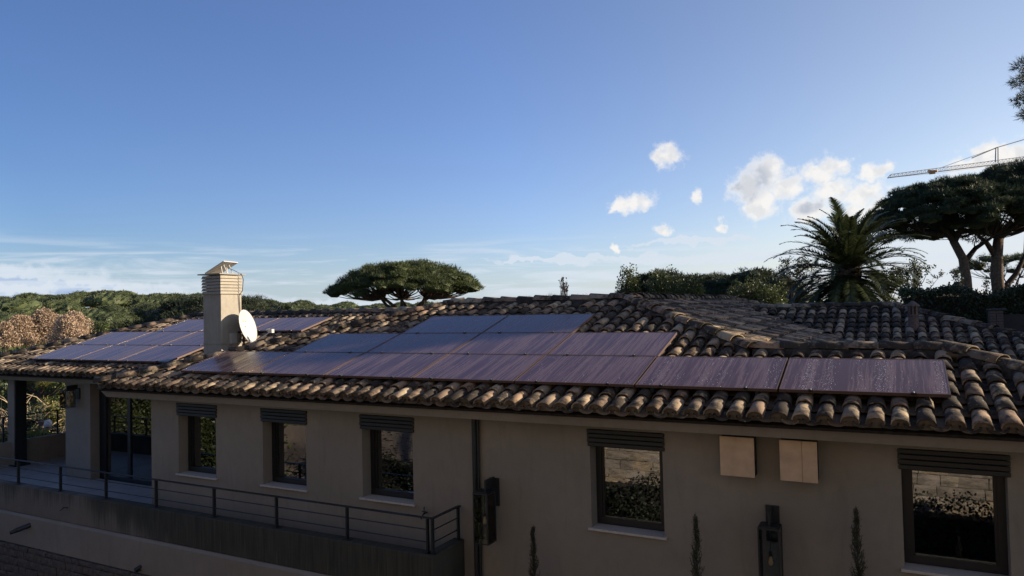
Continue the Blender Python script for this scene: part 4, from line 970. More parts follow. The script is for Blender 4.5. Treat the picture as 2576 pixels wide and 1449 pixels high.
def lobed(seed, H, Rm, n, lobes, size, taper=.72):
    g = np.random.default_rng(seed); V = []
    for j in range(lobes):
        f_ = j/(lobes-1); a = g.uniform(0, 6.28); hh = H*(.15+.78*f_); rr = Rm*(1-taper*f_**1.5)*g.uniform(.2, .75)
        c = np.array([rr*math.cos(a), rr*math.sin(a), hh]); r_ = Rm*(.50-.24*f_*taper/.72)
        u = unit(g.normal(0, 1, (n//lobes, 3))); p = c + u*np.array([r_, r_, r_*1.25])*g.uniform(.55, 1.0, (len(u), 1))**.5; V.append(leaves(p, size, g))
    return np.concatenate(V)
def leafy_tree(name, base, H, Rm, label, m, seed, n=9000, lobes=16, size=.28, cat='tree', group=None, bark=M_BARK, taper=.72):
    T_ = empty(name, base, 0, label, cat, group); put('crown', quad_mesh('crown', lobed(seed, H, Rm, n, lobes, size, taper), m), T_)
    mb = MB().tube([(0, 0, -.3), (.05*H*.1, 0, H*.4), (0, 0, H*.85)], [H*.022, H*.014, H*.004], 6); g = random.Random(seed)
    for k in range(9):
        a = g.uniform(0, 6.28); z_ = H*g.uniform(.15, .6); mb.tube([(0, 0, z_), (math.cos(a)*Rm*.6, math.sin(a)*Rm*.6, z_+H*.22)], [H*.009, H*.003], 4, caps=False)
    mb.build('trunk', bark, T_); return T_
for (x_, yt, yb, d_, rm, lab, sd) in ((52, 800, 884, 72, 1.5, 'leftmost of the three dry tan-leaved trees, also the lowest', 1), (110, 788, 880, 74, 2.0, 'tallest dry tan-leaved tree, in the middle of the three', 2), (186, 797, 878, 70, 2.0, 'dry tan-leaved tree nearest the roof, right of the tallest one', 3)):
    t_ = P(x_, yt, d_); b_ = P(x_, yb, d_); leafy_tree('dry_leaved_tree', b_-Vector((0, 0, .8)), t_.z-b_.z+.8, rm*1.35, lab, M_TAN, sd, 26000, 46, .17, group='dry tan trees below the hillside')
leafy_tree('dry_leaved_tree', P(8, 892, 66), 2.6, 1.7, 'low brownish thicket tree at the left edge below the dry tan trees', M_TAN, 9, 6000, 10, .24)
def bush(name, c, rx, ry, rz, label, m, seed, n=6000, size=.16, cat='bush', lumps=9, group=None, kind=None, core=True):
    g = np.random.default_rng(seed); V = []; T_ = empty(name, c, 0, label, cat, group)
    for j in range(lumps):
        a = g.uniform(0, 6.28); q = math.sqrt(g.uniform(0, 1))*.62; cc = np.array([rx*q*math.cos(a), ry*q*math.sin(a), rz*g.uniform(.25, .68)]); s_ = np.array([rx, ry, rz])*g.uniform(.30, .46)
        s_[:2] = np.minimum(s_[:2], max(rz*.9, .5)*1.4)
        u = unit(g.normal(0, 1, (n//lumps, 3))); V.append(leaves(cc + u*s_*g.uniform(.5, 1, (len(u), 1))**.45, size, g, .6))
    put('foliage', quad_mesh('foliage', np.concatenate(V), m), T_)
    mb = MB(); r_ = random.Random(seed)
    for k in range(10):
        a = r_.uniform(0, 6.28); e = r_.uniform(.3, .6); mb.tube([(0, 0, -.2), (math.cos(a)*rx*e*.5, math.sin(a)*ry*e*.5, rz*.35), (math.cos(a)*rx*e, math.sin(a)*ry*e, rz*.75)], [.03, .018, .006], 4, caps=False)
    mb.build('stems', M_BARK, T_); return T_
for (x_, y_, d_, rx_, rz_, lab, m_, sd) in ((55, 905, 38, 1.8, 1.15, 'green bush at the far left just above the porch roof', M_LEAF, 31), (140, 892, 37, 1.5, .95, 'bright green bush above the left end of the porch roof', M_LEAF, 32), (205, 880, 40, 1.5, .95, 'low green bush beside the dry trees above the porch roof', M_PINE, 33),
        (255, 868, 62, 1.5, 2.6, 'thin pale bushy tree between the dry trees and the roof', M_LEAF, 34)):
    c_ = P(x_, y_+6, d_); bush('green_bush', c_-Vector((0, 0, rz_*.5)), rx_, rx_*.7, rz_*1.3, lab, m_, sd, 5000, .17)
ct = P(275, 850, 88); umbrella_pine('umbrella_pine', at_ground(ct), ct-Vector((0, 0, .8)), .7, 4.6, 4, 2.2, 'rounded pine standing right beside the dry tan trees', seed=44, ncl=40, tufts=80, blade=.5, wd=.05, m=M_FAR, trunk_r=.25, clr=.24)
ct = P(438, 840, 75); umbrella_pine('umbrella_pine', at_ground(ct), ct-Vector((0, 0, 1)), .7, 4.6, 4, 2.4, 'dark pine half hidden behind the left end of the porch roof', seed=45, ncl=40, tufts=80, blade=.5, wd=.05, m=M_PINE_D, trunk_r=.25, clr=.24)
ct = P(350, 838, 80); umbrella_pine('umbrella_pine', at_ground(ct), ct-Vector((0, 0, 1)), .7, 4.2, 4, 2.2, 'mid green pine between the rounded pine and the big crown behind the chimney', seed=46, ncl=40, tufts=80, blade=.5, wd=.05, m=M_FAR, trunk_r=.25, clr=.24)

# ------------------------------------------------------------------ garden seen through the porch
gb = random.Random(8)
tw = empty('bramble_thicket', P(110, 1075, 27), 0, 'tangle of bare sunlit bramble twigs seen through the porch', 'brambles')
mb = MB(); c0 = Vector()
for k in range(420):
    a = Vector((gb.uniform(-3.2, 3.0), gb.uniform(-.9, .9), gb.uniform(-.9, .5))); L = gb.uniform(.5, 1.6); d_ = Vector((gb.uniform(-1, 1), gb.uniform(-.6, .6), gb.uniform(-.1, 1))).normalized()
    q = Vector((0, 0, -1))*gb.uniform(.1, .5)*L; r_ = gb.uniform(.006, .017)
    mb.tube([a, a+d_*L*.5, a+d_*L+q*.6], [r_, r_*.8, r_*.3], 3, caps=False)
mb.build('twigs', M_TWIG, tw)
g_b = P(120, 1100, 29)
for (x_, y_, d_, rx_, rz_, lab, m_, sd, n_l, sz) in ((20, 1120, 27, 1.3, .95, 'sunlit yellow-green shrub left of the porch column', M_YEL, 51, 4000, .11), (100, 1098, 24.5, .9, .42, 'low sunlit yellow-green plant just beyond the terrace wall', M_YEL, 52, 2500, .08), (150, 1070, 27, 1.3, 1.3, 'sunlit shrub behind the terrace railing beside the pier', M_YEL, 53, 5000, .10),
        (150, 1005, 34, 2.2, 1.9, 'large green shrub behind the porch lantern', M_LEAF, 54, 7000, .13), (40, 1040, 36, 3.4, 2.2, 'dark evergreen thicket far behind the porch column', M_HEDGE, 55, 9000, .16), (90, 975, 42, 3.8, 2.5, 'tall green thicket at the back of the garden, under the porch beam', M_LEAF, 56, 9000, .2), (165, 960, 44, 3.4, 3.0, 'dark shrub bank at the back of the garden near the pier', M_HEDGE, 57, 9000, .2), (10, 975, 46, 3.4, 3.0, 'dark shrub bank at the far left under the porch beam', M_HEDGE, 58, 9000, .2)):
    c_ = P(x_, y_, d_); bush('garden_shrub', c_-Vector((0, 0, rz_*.75)), rx_, rx_*.7, rz_*1.5, lab, m_, sd, n_l, sz)
c_ = P(85, 1100, 26); bush('conifer', c_-Vector((0, 0, .5)), .38, .38, 1.75, 'dark rounded conifer seen beside the porch column', M_CYP, 59, 5000, .06, 'conifer', lumps=14)
t_ = P(112, 968, 31); b_ = P(108, 1040, 31)
pt = empty('garden_pine', b_, 0, 'pine with dark limbs and light green needles under the porch roof', 'pine tree')
mb = MB(); mb.tube([(0, 0, -2), (0, 0, .4), (-.1, 0, 1.0), (-.15, 0, 1.9)], [.17, .14, .11, .06], 7)
for (dx, dz, L) in ((-1, .25, 1.6), (-1, .6, 1.3), (-1, -.1, 1.5), (1, .3, 1.7), (1, .55, 1.2)): limb(mb, (-.05, 0, .5+dz*.4), (dx*L, gb.uniform(-.4, .4), .9+dz*1.0), .07, .02, gb, .08)
mb.build('trunk', M_BARKD, pt)
V, _c = pine_parts(71, 2.4, 1.4, 1.1, 26, 110, .20, .010, .2, .3); put('crown', tri_mesh('crown', V+(.7, .5, 1.0), M_YEL), pt)
p_ = P(121, 1069, 25.2); o = MB().lathe([(.02, -.16), (.10, -.12), (.135, 0), (.10, .14), (.04, .19), (.01, .20)], (0, 0, 0), 14).build('globe_lamp', M_WHITE, smooth=True); o.location = p_; tag(o, 'bright white globe garden lamp among the sunlit shrubs', 'garden lamp')
o = MB().lathe([(.02, -.14), (.09, -.14), (.13, .06), (.14, .07), (.14, .10), (.12, .10)], (0, 0, 0), 14).build('terracotta_pot', M_TERRA); o.location = P(106, 1066, 25.6); tag(o, 'terracotta pot beside the white globe lamp', 'pot')

# ------------------------------------------------------------------ slim cypresses by the wall
def slim_cypress(x_, ytip, Y, label, seed, rmax=.13):
    v = ray(x_, ytip); tip = v*(Y/v.y); base = Vector((tip.x, Y, -6.79)); H = tip.z-base.z; g = random.Random(seed)
    T_ = empty('slim_cypress', base, 0, label, 'cypress', 'slim cypresses along the front wall'); tw = MB(); V = []; gg = np.random.default_rng(seed)
    tw.tube([(0, 0, 0), (.01, 0, H*.5), (0, 0, H*.97)], [.025, .014, .003], 5)
    k = 0
    for i in range(300):
        f_ = 1-(i/300)**1.25*.98; z_ = H*f_*.985; top = H-z_
        rr = min(rmax, .012+top*.11)*g.uniform(.5, 1.0); a = g.uniform(0, 6.28); L = g.uniform(.10, .26)*min(1, .35+top)
        p0 = Vector((math.cos(a)*rr*.15, math.sin(a)*rr*.15, z_-L*.3)); p1 = Vector((math.cos(a)*rr, math.sin(a)*rr, z_+L*.6)); tw.tube([p0, p0.lerp(p1, .55)+Vector((math.cos(a), math.sin(a), 0))*.012, p1], [.004, .003, .001], 3, caps=False)
        n = int(16 + min(top*26, 34)); tt = gg.random((n, 1)); pts = np.array(p0)*(1-tt) + np.array(p1)*tt + gg.normal(0, .010, (n, 3)); V.append(blades(pts, np.tile(np.array((p1-p0).normalized()), (n, 1)), .030, .0032, gg, 1, .5))
    tw.build('stems', M_BARKD, T_); put('foliage', tri_mesh('foliage', np.concatenate(V), M_CYP), T_)
slim_cypress(1340, 1322, 8.45, 'slim young cypress nearest the tall lantern by the drain pipe', 4)
slim_cypress(1749, 1292, 8.45, 'slim young cypress just right of the middle window', 5, .14)
slim_cypress(2152, 1272, 8.45, 'slim young cypress left of the large right window', 6, .15)

# ------------------------------------------------------------------ trees behind the main roof, centre right
for (x_, y_, d_, rx_, rz_, lab, sd) in ((1668, 755, 62, 4.6, 2.6, 'rounded dense pine crown behind the top ridge, left of its twin', 81), (1895, 755, 58, 5.0, 2.6, 'rounded dense pine crown left of the palm', 82), (1790, 752, 62, 4.2, 2.5, 'lower pine crown between the two rounded ones', 83)):
    ct = P(x_, y_, d_); umbrella_pine('umbrella_pine', at_ground(ct), ct-Vector((0, 0, .5)), .8, rx_, 4, rz_, lab, seed=sd, ncl=60, tufts=190, blade=.26, wd=.03, m=M_PINE_D, clr=.24, droop=.6, trunk_r=.28)
for (x_, y_, d_, rx_, rz_, lab, sd) in ((1585, 735, 33, .75, .95, 'light glossy-leaved shrub at the left end of the shrub row behind the ridge', 84), (1660, 738, 33, 1.0, .95, 'glossy-leaved shrub second in the row behind the ridge', 85), (1735, 742, 33, .9, .85, 'glossy-leaved shrub third in the row behind the ridge', 86), (1880, 748, 36, 1.2, .9, 'glossy-leaved shrub left of the palm behind the roof', 87), (1940, 752, 36, .8, .6, 'low glossy-leaved shrub at the foot of the palm', 88)):
    c_ = P(x_, y_, d_); bush('glossy_shrub', Vector((c_.x, c_.y, c_.z-1.0)), rx_, .6, rz_+1.2, lab, M_LEAF, sd, 3800, .085, lumps=12)
# airy tree left of the palm, leafy shrub right of it, saplings
def airy(name, base, pts, label, seed, n=900, size=.10, m=M_LEAF, wid=1.1, H=3.0, cat='tree', twr=.03):
    T_ = empty(name, base, 0, label, cat); g = random.Random(seed); mb = MB(); gg = np.random.default_rng(seed); V = []
    for k in range(pts):
        a = g.uniform(0, 6.28); e = g.uniform(.2, 1)*wid; z1 = H*g.uniform(.45, 1)*(1-.25*e/wid); p0 = Vector((0, 0, H*g.uniform(0, .3))); p2 = Vector((math.cos(a)*e, math.sin(a)*e*.6, z1)); p1 = p0.lerp(p2, .5)+Vector((g.uniform(-.1, .1), 0, -.05))*H*.3
        mb.tube([p0, p1, p2], [twr, twr*.5, twr*.12], 4, caps=False)
        for q in range(4):
            s_ = g.uniform(.45, 1); b0 = p1.lerp(p2, s_); b1 = b0+Vector((g.uniform(-1, 1), g.uniform(-1, 1), g.uniform(.0, 1)))*H*.12; mb.tube([b0, b1], [twr*.22, twr*.08], 3, caps=False)
            m__ = n//(pts*4); tt = gg.random((m__, 1)); V.append(leaves(np.array(b0)*(1-tt)+np.array(b1)*tt + gg.normal(0, size*.6, (m__, 3)), size, gg))
    mb.build('branches', M_BARKD, T_); put('foliage', quad_mesh('foliage', np.concatenate(V), m), T_)
airy('airy_tree', P(1990, 770, 40), 16, 'thin open-crowned tree just left of the palm', 91, 1700, .10, M_HEDGE, 1.35, 3.2)
airy('leafy_shrub', P(2300, 770, 35), 22, 'tall open leafy shrub just right of the palm', 92, 2600, .085, M_HEDGE, 1.15, 2.55, 'shrub')
airy('leafy_shrub', P(2235, 775, 34), 14, 'dense shrub tucked under the right side of the palm', 93, 2600, .09, M_HEDGE, .9, 1.9, 'shrub')
airy('sapling', P(2407, 745, 36), 5, 'single slender sapling left of the first big pine trunk', 94, 300, .09, M_HEDGE, .28, 2.0, 'sapling', .02)
airy('sapling', P(2482, 748, 33), 4, 'short leafy sapling between the two big pine trunks', 95, 160, .08, M_HEDGE, .2, 1.1, 'sapling', .015)
# palm
def palm(base, crown, label, seed=3, n=165, L=3.5):
    T_ = empty('date_palm', base, 0, label, 'palm tree'); g = random.Random(seed); cz = crown-base
    mb = MB(); mb.tube([(0, 0, -.3), (0, 0, cz.z*.5), (0, 0, cz.z-.1)], [.42, .36, .40], 10)
    mb.build('trunk', M_BARKD, T_)
    hub = MB().lathe([(.30, -.75), (.55, -.35), (.50, 0), (.25, .35), (.05, .5)], tuple(cz), 10); hub.build('crown_shaft', M_BARK, T_)
    for i in range(n):
        f_ = i/(n-1); el0 = R(86 - 160*f_**.85 + g.uniform(-7, 7)); a = i*2.39996+g.uniform(-.2, .2); Lf = L*g.uniform(.85, 1.08)*(1 if f_ > .08 else .8)
        dr = R(62 + 40*f_ if f_ < .6 else 36); pts = []; p = Vector(cz)+Vector((0, 0, .15-.7*f_)); el_ = el0; N = 12
        for k in range(N+1):
            pts.append(p.copy()); d_ = Vector((math.cos(a)*math.cos(el_), math.sin(a)*math.cos(el_), math.sin(el_))); p = p + d_*(Lf/N); el_ = max(el_ - dr*(k/N)**1.2/N*2.2, R(-88))
        fr = MB(); fr.tube(pts, [.022*(1-.8*k/N) for k in range(N+1)], 3, caps=False)
        sd_ = Vector((-math.sin(a), math.cos(a), 0)); V = []; F = []
        for q in range(64):
            t_ = .10+.90*q/64; kk = min(int(t_*N), N-1); b0 = pts[kk].lerp(pts[kk+1], t_*N-kk); tg = (pts[kk+1]-pts[kk]).normalized(); nu = sd_.cross(tg).normalized(); nu = nu if nu.z >= 0 else -nu
            ll = .56*math.sin(math.pi*min(1, .18+t_*.80))**.7*Lf/3.5
            for s_ in (-1, 1):
                dd = (tg*.75 + sd_*s_*.72 + nu*g.uniform(.05, .35)).normalized(); e = b0+dd*ll-Vector((0, 0, .06)); w_ = tg*.044; o_ = len(V); V += [b0-w_, b0+w_, e]; F.append((o_, o_+1, o_+2))
        fr.add(V, F); fr.build('frond', M_PALM, T_)
cp = P(2134, 676, 32); palm(at_ground(cp), cp, 'large date palm with a spreading crown of long fronds, behind the rear roof')
# big umbrella pines on the right
D5 = 45
def big_pine(px_trunk, rads, crown_c, rx, ry, rz, limbs_px, label, seed, ncl=130, extra=(), low=.45):
    base = P(*px_trunk[0], D5); T_ = empty('umbrella_pine', base, 0, label, 'pine tree', 'big umbrella pines behind the hedge'); mb = MB()
    pts = [P(*q, D5)-base for q in px_trunk]; pts.insert(0, Vector((pts[0].x, pts[0].y, gz(base.x, base.y)-base.z-.3))); mb.tube(pts, [rads[0]*1.15]+list(rads), 10)
    mb.build('trunk', M_BARK, T_, smooth=True)
    cc = P(*crown_c, D5)-base; V, cent = pine_parts(seed, rx, ry, rz, ncl, 260, .27, .017, .155, low)
    V = V + np.array(cc)
    for (ex, ey, er) in extra:
        g_ = np.random.default_rng(int(ex)); c_ = np.array(P(ex, ey, D5)-base); n = 420; u = unit(g_.normal(0, 1, (n, 3))); V = np.concatenate([V, blades(c_+u*np.array([er, er, er*.5])*g_.uniform(.5, 1, (n, 1)), unit(u+(0, 0, .5)), .26, .016, g_)]); cent.append((c_-np.array(cc), er))
    put('crown', tri_mesh('crown', V, M_PINE_D), T_)
    g = random.Random(seed); lb = MB(); hubs = [Vector(pts[-1])]
    for L_ in limbs_px:
        q = [P(*p_, D5)-base for p_ in L_]; q = [v + Vector((0, g.uniform(-1, 1)*i*1.0, 0)) for i, v in enumerate(q)]; r0 = L_[0][2] if len(L_[0]) > 2 else .2
        lb.tube(q, [.20*(1-.6*i/(len(q)-1)) for i in range(len(q))], 7, caps=False); hubs += q[1:]
    for c, r_ in cent:
        c2 = Vector(c)+cc-Vector((0, 0, r_*.25)); h_ = min(hubs, key=lambda v: (v-c2).length); limb(lb, h_, c2, .065, .015, g, .10, 4)
    lb.build('limbs', M_BARKD, T_, smooth=True)
_P = P
def P(*a):
    return _P(a[0], a[1], a[-1])
big_pine([(2434, 748), (2431, 700), (2422, 650), (2398, 606)], [.31, .29, .26, .23], (2392, 575), 5.1, 4.3, 2.95,
    [[(2398, 606), (2370, 575), (2320, 560), (2260, 556)], [(2398, 606), (2392, 560), (2360, 520)], [(2400, 608), (2425, 560), (2450, 530)], [(2426, 660), (2458, 622), (2490, 600)], [(2380, 590), (2330, 590), (2280, 580)]],
    'big umbrella pine with a single leaning trunk, its crown reaching left over the palm', 101, 130, [(2205, 560, .8), (2190, 555, .5), (2240, 580, .8), (2225, 600, .6), (2440, 540, 1.6), (2470, 560, 1.5), (2330, 575, 1.0), (2290, 590, .8), (2480, 520, 1.6), (2455, 590, 1.0)])
big_pine([(2515, 752), (2508, 700), (2508, 640), (2512, 600)], [.38, .35, .32, .28], (2560, 585), 5.6, 4.6, 4.1,
    [[(2512, 600), (2470, 570), (2440, 530)], [(2512, 600), (2510, 550), (2500, 500)], [(2514, 600), (2560, 560), (2600, 520)], [(2518, 735), (2556, 690), (2580, 640), (2596, 570)], [(2508, 650), (2480, 610), (2450, 590)]],
    'tallest umbrella pine at the right edge with a thick forked trunk', 102, 150)
# light branchy pine further back
ct = P(2540, 690, 62); umbrella_pine('umbrella_pine', at_ground(ct), ct, .5, 4.3, 4, 1.7, 'thin see-through pine behind the forked trunk', seed=103, ncl=46, tufts=60, blade=.3, wd=.014, m=M_PINE_D, clr=.16, trunk_r=.2, bark=M_BARKD)
# near pine whose branch tips enter at the top right
np_ = empty('near_pine', (8.6, 12.4, -6.8), 0, 'tall pine at the right edge with only its branch tips showing against the sky', 'pine tree'); g = random.Random(6); gg = np.random.default_rng(6)
mb = MB().tube([(0, 0, -.3), (.1, 0, 5), (0, 0, 10), (.1, 0, 15)], [.30, .26, .18, .06], 9); mb.build('trunk', M_BARK, np_, smooth=True); V = []; lb = MB()
tips = [P(*q)-Vector(np_.location) for q in ((2571, 165, 11), (2564, 205, 11), (2570, 252, 11.2), (2584, 285, 11), (2592, 180, 11.5), (2592, 235, 10.6))]
for k in range(40):
    a = g.uniform(0, 6.28); e = g.uniform(.8, 2.4); tips.append(Vector((math.cos(a)*e*1.2-.6, math.sin(a)*e, g.uniform(10.8, 15.4))))
for i, t_ in enumerate(tips):
    limb(lb, (0, 0, max(9.9, t_.z-1.6)), t_, .035, .008, g, .12)
    r_ = .13 if i < 6 else .55; n = 120 if i < 6 else 260; u = unit(gg.normal(0, 1, (n, 3))); V.append(blades(np.array(t_)+u*np.array([r_, r_, r_*.8])*gg.uniform(.3, 1, (n, 1)), unit(u+(0, 0, .4)), .10, .0035, gg, 4))
lb.build('branches', M_BARKD, np_); put('crown', tri_mesh('crown', np.concatenate(V), M_PINE_D), np_)
# boundary trees to the right, outside the picture; they shade the rear roofs
for i, (x_, y_, H, rm) in enumerate(((10.3, 24.2, 8.6, 3.0), (10.8, 27.0, 8.6, 3.4), (10.6, 31.0, 9.4, 3.3), (15.0, 33.0, 9.8, 3.4), (15.4, 24.6, 10.4, 3.2))):
    leafy_tree('evergreen_oak', (x_, y_, -2.2), H, rm, 'evergreen oak in the boundary row right of the picture', M_HEDGE, 120+i, 12000, 18, .42, taper=.2, group='boundary oaks on the right')
leafy_tree('evergreen_oak', (7.4, 1.2, -6.8), 5.2, 1.2, 'small evergreen oak near the stone wall at the right end of the yard', M_HEDGE, 171, 7500, 16, .30)
ob = empty('sun_block_house', (14, 9.6, -6.8), 0, 'plain tan single storey house added out of view to shade the yard, right of the villa', 'house')  # unseen building, added to shape where low sun reaches the yard
MB().box(5.7, 22, 3.2, 6.3, -6.8, -2.3).build('wall', M_STUCCO, ob, world=True)
MB().add([(5.5, 3.0, -2.3), (22.2, 3.0, -2.3), (22.2, 6.5, -2.3), (5.5, 6.5, -2.3), (5.5, 4.75, -1.8), (22.2, 4.75, -1.8)], [(0, 1, 5, 4), (2, 3, 4, 5), (0, 4, 3), (1, 2, 5), (0, 3, 2, 1)]).build('roof', M_TERRA, ob, world=True)
# hedge on the boundary
hd = empty('hedge', (3, 27, -2.2), 0, 'long dark clipped hedge behind the rear roof, sunlit along its top', 'hedge')
g = np.random.default_rng(12); n = 52000; X_ = g.uniform(.1, 14, n)
top = .12+.02*X_+.10*np.sin(X_*1.7)+.08*np.sin(X_*4.1+1); sel = g.random(n); Yf = 26.0 - .04*X_
Y_ = np.where(sel < .6, Yf+g.normal(0, .10, n)+.08*np.sin(X_*2.3), Yf+g.random(n)*1.2); Z_ = np.where(sel < .6, -2.2+g.random(n)*(top+2.2), top+g.normal(0, .07, n))
put('foliage', quad_mesh('foliage', leaves(np.stack([X_, Y_, Z_], 1)-np.array(hd.location), .085, g, .3), M_HEDGE), hd)
MB().box(.2, 14, 26.1, 27.0, -2.3, .05).build('twig_core', M_BARKD, hd, world=True)
for (x_, y_, d_, rx_, rz_, lab, m_, sd) in ((2130, 790, 29, 2.2, .35, 'dark shrub mass under the palm fronds', M_HEDGE, 131), (2020, 792, 30, 1.8, .4, 'dark shrub mass left of the palm trunk', M_HEDGE, 132), (2440, 762, 28.6, 1.1, .25, 'leafy shrub in front of the first big pine trunk', M_HEDGE, 133), (2350, 775, 29, 1.2, .3, 'low dark shrub in front of the neighbouring roof', M_HEDGE, 134)):
    c_ = P(x_, y_, d_); bush('dark_shrub', Vector((c_.x, c_.y, -2.2)), rx_, .9, c_.z+2.2+rz_, lab, m_, sd, 7000, .10, lumps=16)
# neighbour's roof, gate and pillar
nb = empty('neighbour_house', P(2375, 760, 34), 0, 'neighbouring house of which only a dark roof ridge and a stubby chimney show', 'house')
A = P(2300, 733, 36); B = P(2440, 731, 36); q = Vector((0, 3, -1.1))
MB().add([A, B, B+q, A+q, A-q*.9+Vector((0, 0, -2)), B-q*.9+Vector((0, 0, -2))], [(0, 1, 2, 3), (1, 0, 4, 5)]).build('roof', M_MORTAR, nb, world=True)
MB().box(min(A.x, B.x)+.1, max(A.x, B.x)-.1, A.y-1.2, A.y+2.2, -2.3, A.z-1.0).build('wall', M_STUCCO, nb, world=True)
c_ = P(2409, 724, 36); MB().box(c_.x-.18, c_.x+.18, c_.y-.18, c_.y+.18, c_.z-.6, c_.z+.10).lathe([(.30, .10), (.24, .14), (.14, .28), (.16, .30)], tuple(c_), 8).build('chimney', M_MORTAR, nb, world=True)
ae = empty('tv_aerial', P(2548, 745, 34), 0, 'small television aerial above the hedge at the right edge', 'aerial'); mb = MB(); b_ = ae.location
mb.tube([(0, 0, -1.2), (0, 0, .55)], .012, 5); mb.tube([(-.25, 0, .42), (.3, 0, .50)], .008, 4)
for k in range(5): mb.tube([(-.2+k*.12, -.12, .44+k*.012), (-.14+k*.12, .12, .62+k*.012)], .006, 4)
mb.build('aerial_rods', M_DARK, ae)
gp = P(2519, 790, 20); gt = empty('street_gate', (gp.x, gp.y, -3.6), 0, 'dark perforated metal gate at the right edge behind the rear roof', 'gate')
pz = P(2519, 781, 20).z
pil = empty('brick_pillar', (P(2503, 790, 20).x, gp.y, -4.2), 0, 'low dark brick pillar at the left end of the perforated gate', 'pillar')
g = random.Random(4); x0p = P(2487, 790, 20).x; x1p = P(2518, 790, 20).x; ztop = P(2500, 781, 20).z; yk = gp.y
MB().box(x0p-.02, x1p+.12, yk-.2, yk+.3, ztop, ztop+.04).build('cap', M_SHUT, pil, world=True)
MB().box(x0p+.01, x1p-.01, yk-.15, yk+.24, -4.4, ztop).build('core', M_JOINT, pil, world=True)
bm_ = MB().box(-.10, .10, -.01, .01, -.03, .03).build('brick', M_TERRA, pil); bm_.location = (0, 0, 0); bme = bm_.data; first = True
for r__ in range(9):
    for c__ in range(2):
        o = bm_ if first else put('brick', bme, pil); first = False
        o.location = Vector((x0p+.09+c__*.17+(.05 if r__ % 2 else 0)*0, yk-.165, ztop-.045-r__*.075)) - Vector(pil.location); o.scale = (.78, 1, 1)
MB().box(x1p+.02, x1p+2.5, yk, yk+.03, -4.3, P(2540, 791, 20).z).build('sheet', M_SHUT, gt, world=True)
hb = MB(); zt = P(2540, 791, 20).z
for k in range(300):
    x_ = g.uniform(x1p+.1, x1p+2.4); z_ = g.uniform(zt-1.2, zt-.12); L = g.uniform(.03, .06); b_ = g.choice((-1, 1))*.02; hb.add([(x_-L, yk-.003, z_), (x_, yk-.003, z_+b_+.01), (x_+L, yk-.003, z_), (x_, yk-.003, z_+b_-.012)], [(0, 3, 2, 1)])
tag(hb.build('slots', M_HOLE, gt, world=True), kind='stuff')
# shrubs across the yard, mirrored in the left windows
for i, (x_, y_, rx_, H, m_) in enumerate(((-20, -2.0, 2.6, 5.2, M_LEAF), (-25, -3.0, 3.4, 6.2, M_YEL), (-31, -2.0, 3.4, 6.2, M_LEAF), (-37, -1.0, 3.6, 6.5, M_TAN))):
    bush('yard_shrub', (x_, y_, -6.8), rx_, 1.8, H, ['green shrub mirrored in the second window', 'yellowish shrub mirrored in the first window', 'large green shrub at the far end of the yard', 'dry shrub at the far end of the yard'][i], m_, 140+i, 6000, .16)

yh = empty('yard_hedge', (-28, -.8, -6.8), 0, 'tall leafy hedge closing the yard left of the perforated fence', 'hedge')
g = np.random.default_rng(15); n = 26000; X_ = g.uniform(-42, -17.3, n); H_ = 3.6+.5*np.sin(X_*.9)+.3*np.sin(X_*2.7)
Z_ = -6.8+g.random(n)*(H_+g.normal(0, .15, n)); Y_ = np.where(X_ > -21.8, -.95, -.5)+g.normal(0, .11, n)+.15*np.sin(X_*1.9+Z_*1.3)
put('foliage', quad_mesh('foliage', leaves(np.stack([X_, Y_, Z_], 1)-np.array(yh.location), .15, g, .3), M_HEDGE), yh)
MB().box(-42, -17.7, -1.05, -.85, -6.8, -3.6).build('twig_core', M_BARKD, yh, world=True)

fh = empty('shade_hedge', (-6, .05, -6.8), 0, 'added near-black planting standing in for shade along the foot of the stone wall', 'hedge')  # bushes carried along the whole foot in place of shade on the lower wall
g = np.random.default_rng(16); n = 42000; X_ = g.uniform(-17.2, 5, n); H_ = 2.30+.13*np.sin(X_*2.1)+.09*np.sin(X_*5.3+1)+.25*np.clip((X_+3)/5, 0, 1)-.1*np.clip((-6-X_)/4, 0, 1)
Z_ = -6.8+g.random(n)*(H_+g.normal(0, .07, n)); Y_ = .10+g.normal(0, .10, n)+.12*np.sin(X_*2.9+Z_*2.3)
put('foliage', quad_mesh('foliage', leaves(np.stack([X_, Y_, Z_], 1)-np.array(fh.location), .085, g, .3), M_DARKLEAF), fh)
MB().box(-17.1, 4.9, -.30, .02, -6.8, -4.70).build('twig_core', M_HOLE, fh, world=True)  # blackened core, part of the same painted shade

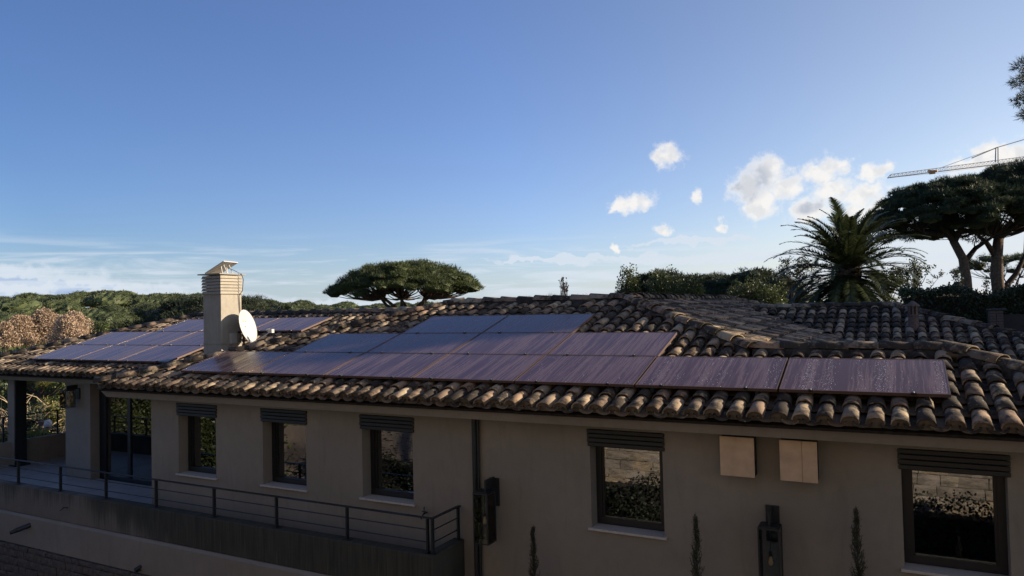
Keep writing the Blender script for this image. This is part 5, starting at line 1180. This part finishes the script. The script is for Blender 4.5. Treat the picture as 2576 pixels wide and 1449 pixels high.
# ------------------------------------------------------------------ tower crane
cr = empty('tower_crane', (60, 150, -6), 0, 'tower crane jib with a yellow trolley reaching in above the big pines', 'crane')
A = P(2236, 447, 150); B = P(2576, 405, 158); dirj = (B-A); E = A + dirj*2.3; s_ = dirj.cross(Vector((0, 0, 1))).normalized(); hgt = Vector((0, 0, .72)); L = (E-A).length; nseg = int(L/.95)
up_ = MB(); up_.tube([A+hgt*.9+dirj.normalized()*.7, E+hgt*1.9], .07, 5); up_.tube([A+s_*.45, E+s_*.5], .07, 5); up_.tube([A-s_*.45, E-s_*.5], .07, 5); up_.tube([A+s_*.45, A-s_*.45], .06, 4); up_.tube([A+s_*.45, A+hgt*.9+dirj.normalized()*.7], .05, 4); up_.tube([A-s_*.45, A+hgt*.9+dirj.normalized()*.7], .05, 4)
up_.build('jib_chords', M_STEEL, cr, world=True); la = MB()
for k in range(nseg):
    a = A.lerp(E, k/nseg); b = A.lerp(E, (k+1)/nseg); hh = hgt*(.9+1.0*k/nseg); m_ = a.lerp(b, .5)+hh
    for q in (1, -1): la.tube([a+s_*.45*q, m_], .035, 3, caps=False); la.tube([m_, b+s_*.45*q], .035, 3, caps=False)
la.build('jib_lattice', M_STEEL, cr, world=True)
tp = A.lerp(B, .31); MB().box(tp.x-.55, tp.x+.55, tp.y-.6, tp.y+.6, tp.z-.30, tp.z+.35).box(tp.x-.85, tp.x-.2, tp.y-.5, tp.y+.5, tp.z-.1, tp.z+.5).lathe([(.3, 0), (.3, .35)], (tp.x+.7, tp.y, tp.z), 8).build('trolley', M_YELLOW, cr, world=True)
F1 = P(2504, 408, 156); F2_ = P(2511, 408, 156); F3 = P(2508, 371, 156)
MB().tube([F1, F3+Vector((-.2, 0, 0)), F3+Vector((.2, 0, 0)), F2_], .12, 5).build('jib_frame', M_STEEL, cr, world=True)
pd = MB(); Pk = P(2800, 285, 166); pd.tube([A.lerp(B, .37)+hgt*1.0, F3], .05, 4); pd.tube([F3, Pk], .10, 4); pd.tube([F3.lerp(A.lerp(B, .37), .45), F3], .11, 4); pd.tube([P(2545, 408, 157), P(2800, 310, 166)], .05, 4); pd.tube([A, A.lerp(B, .35)-Vector((0, 0, .35)), A.lerp(B, .75)-Vector((0, 0, .2))], .02, 3)
pd.build('pendant_rods', M_STEEL, cr, world=True)
tw = MB()
for sx in (-1, 1):
    for sy in (-1, 1): tw.tube([(E.x+sx*.9, E.y+sy*.9, -6), (E.x+sx*.9, E.y+sy*.9, E.z+8)], .12, 4)
for k in range(24):
    z_ = -6+k*(E.z+14)/24; tw.tube([(E.x-.9, E.y-.9, z_), (E.x+.9, E.y-.9, z_+(E.z+14)/24)], .06, 3); tw.tube([(E.x+.9, E.y+.9, z_), (E.x-.9, E.y+.9, z_+(E.z+14)/24)], .06, 3)
tw.build('mast', M_YELLOW, cr, world=True)
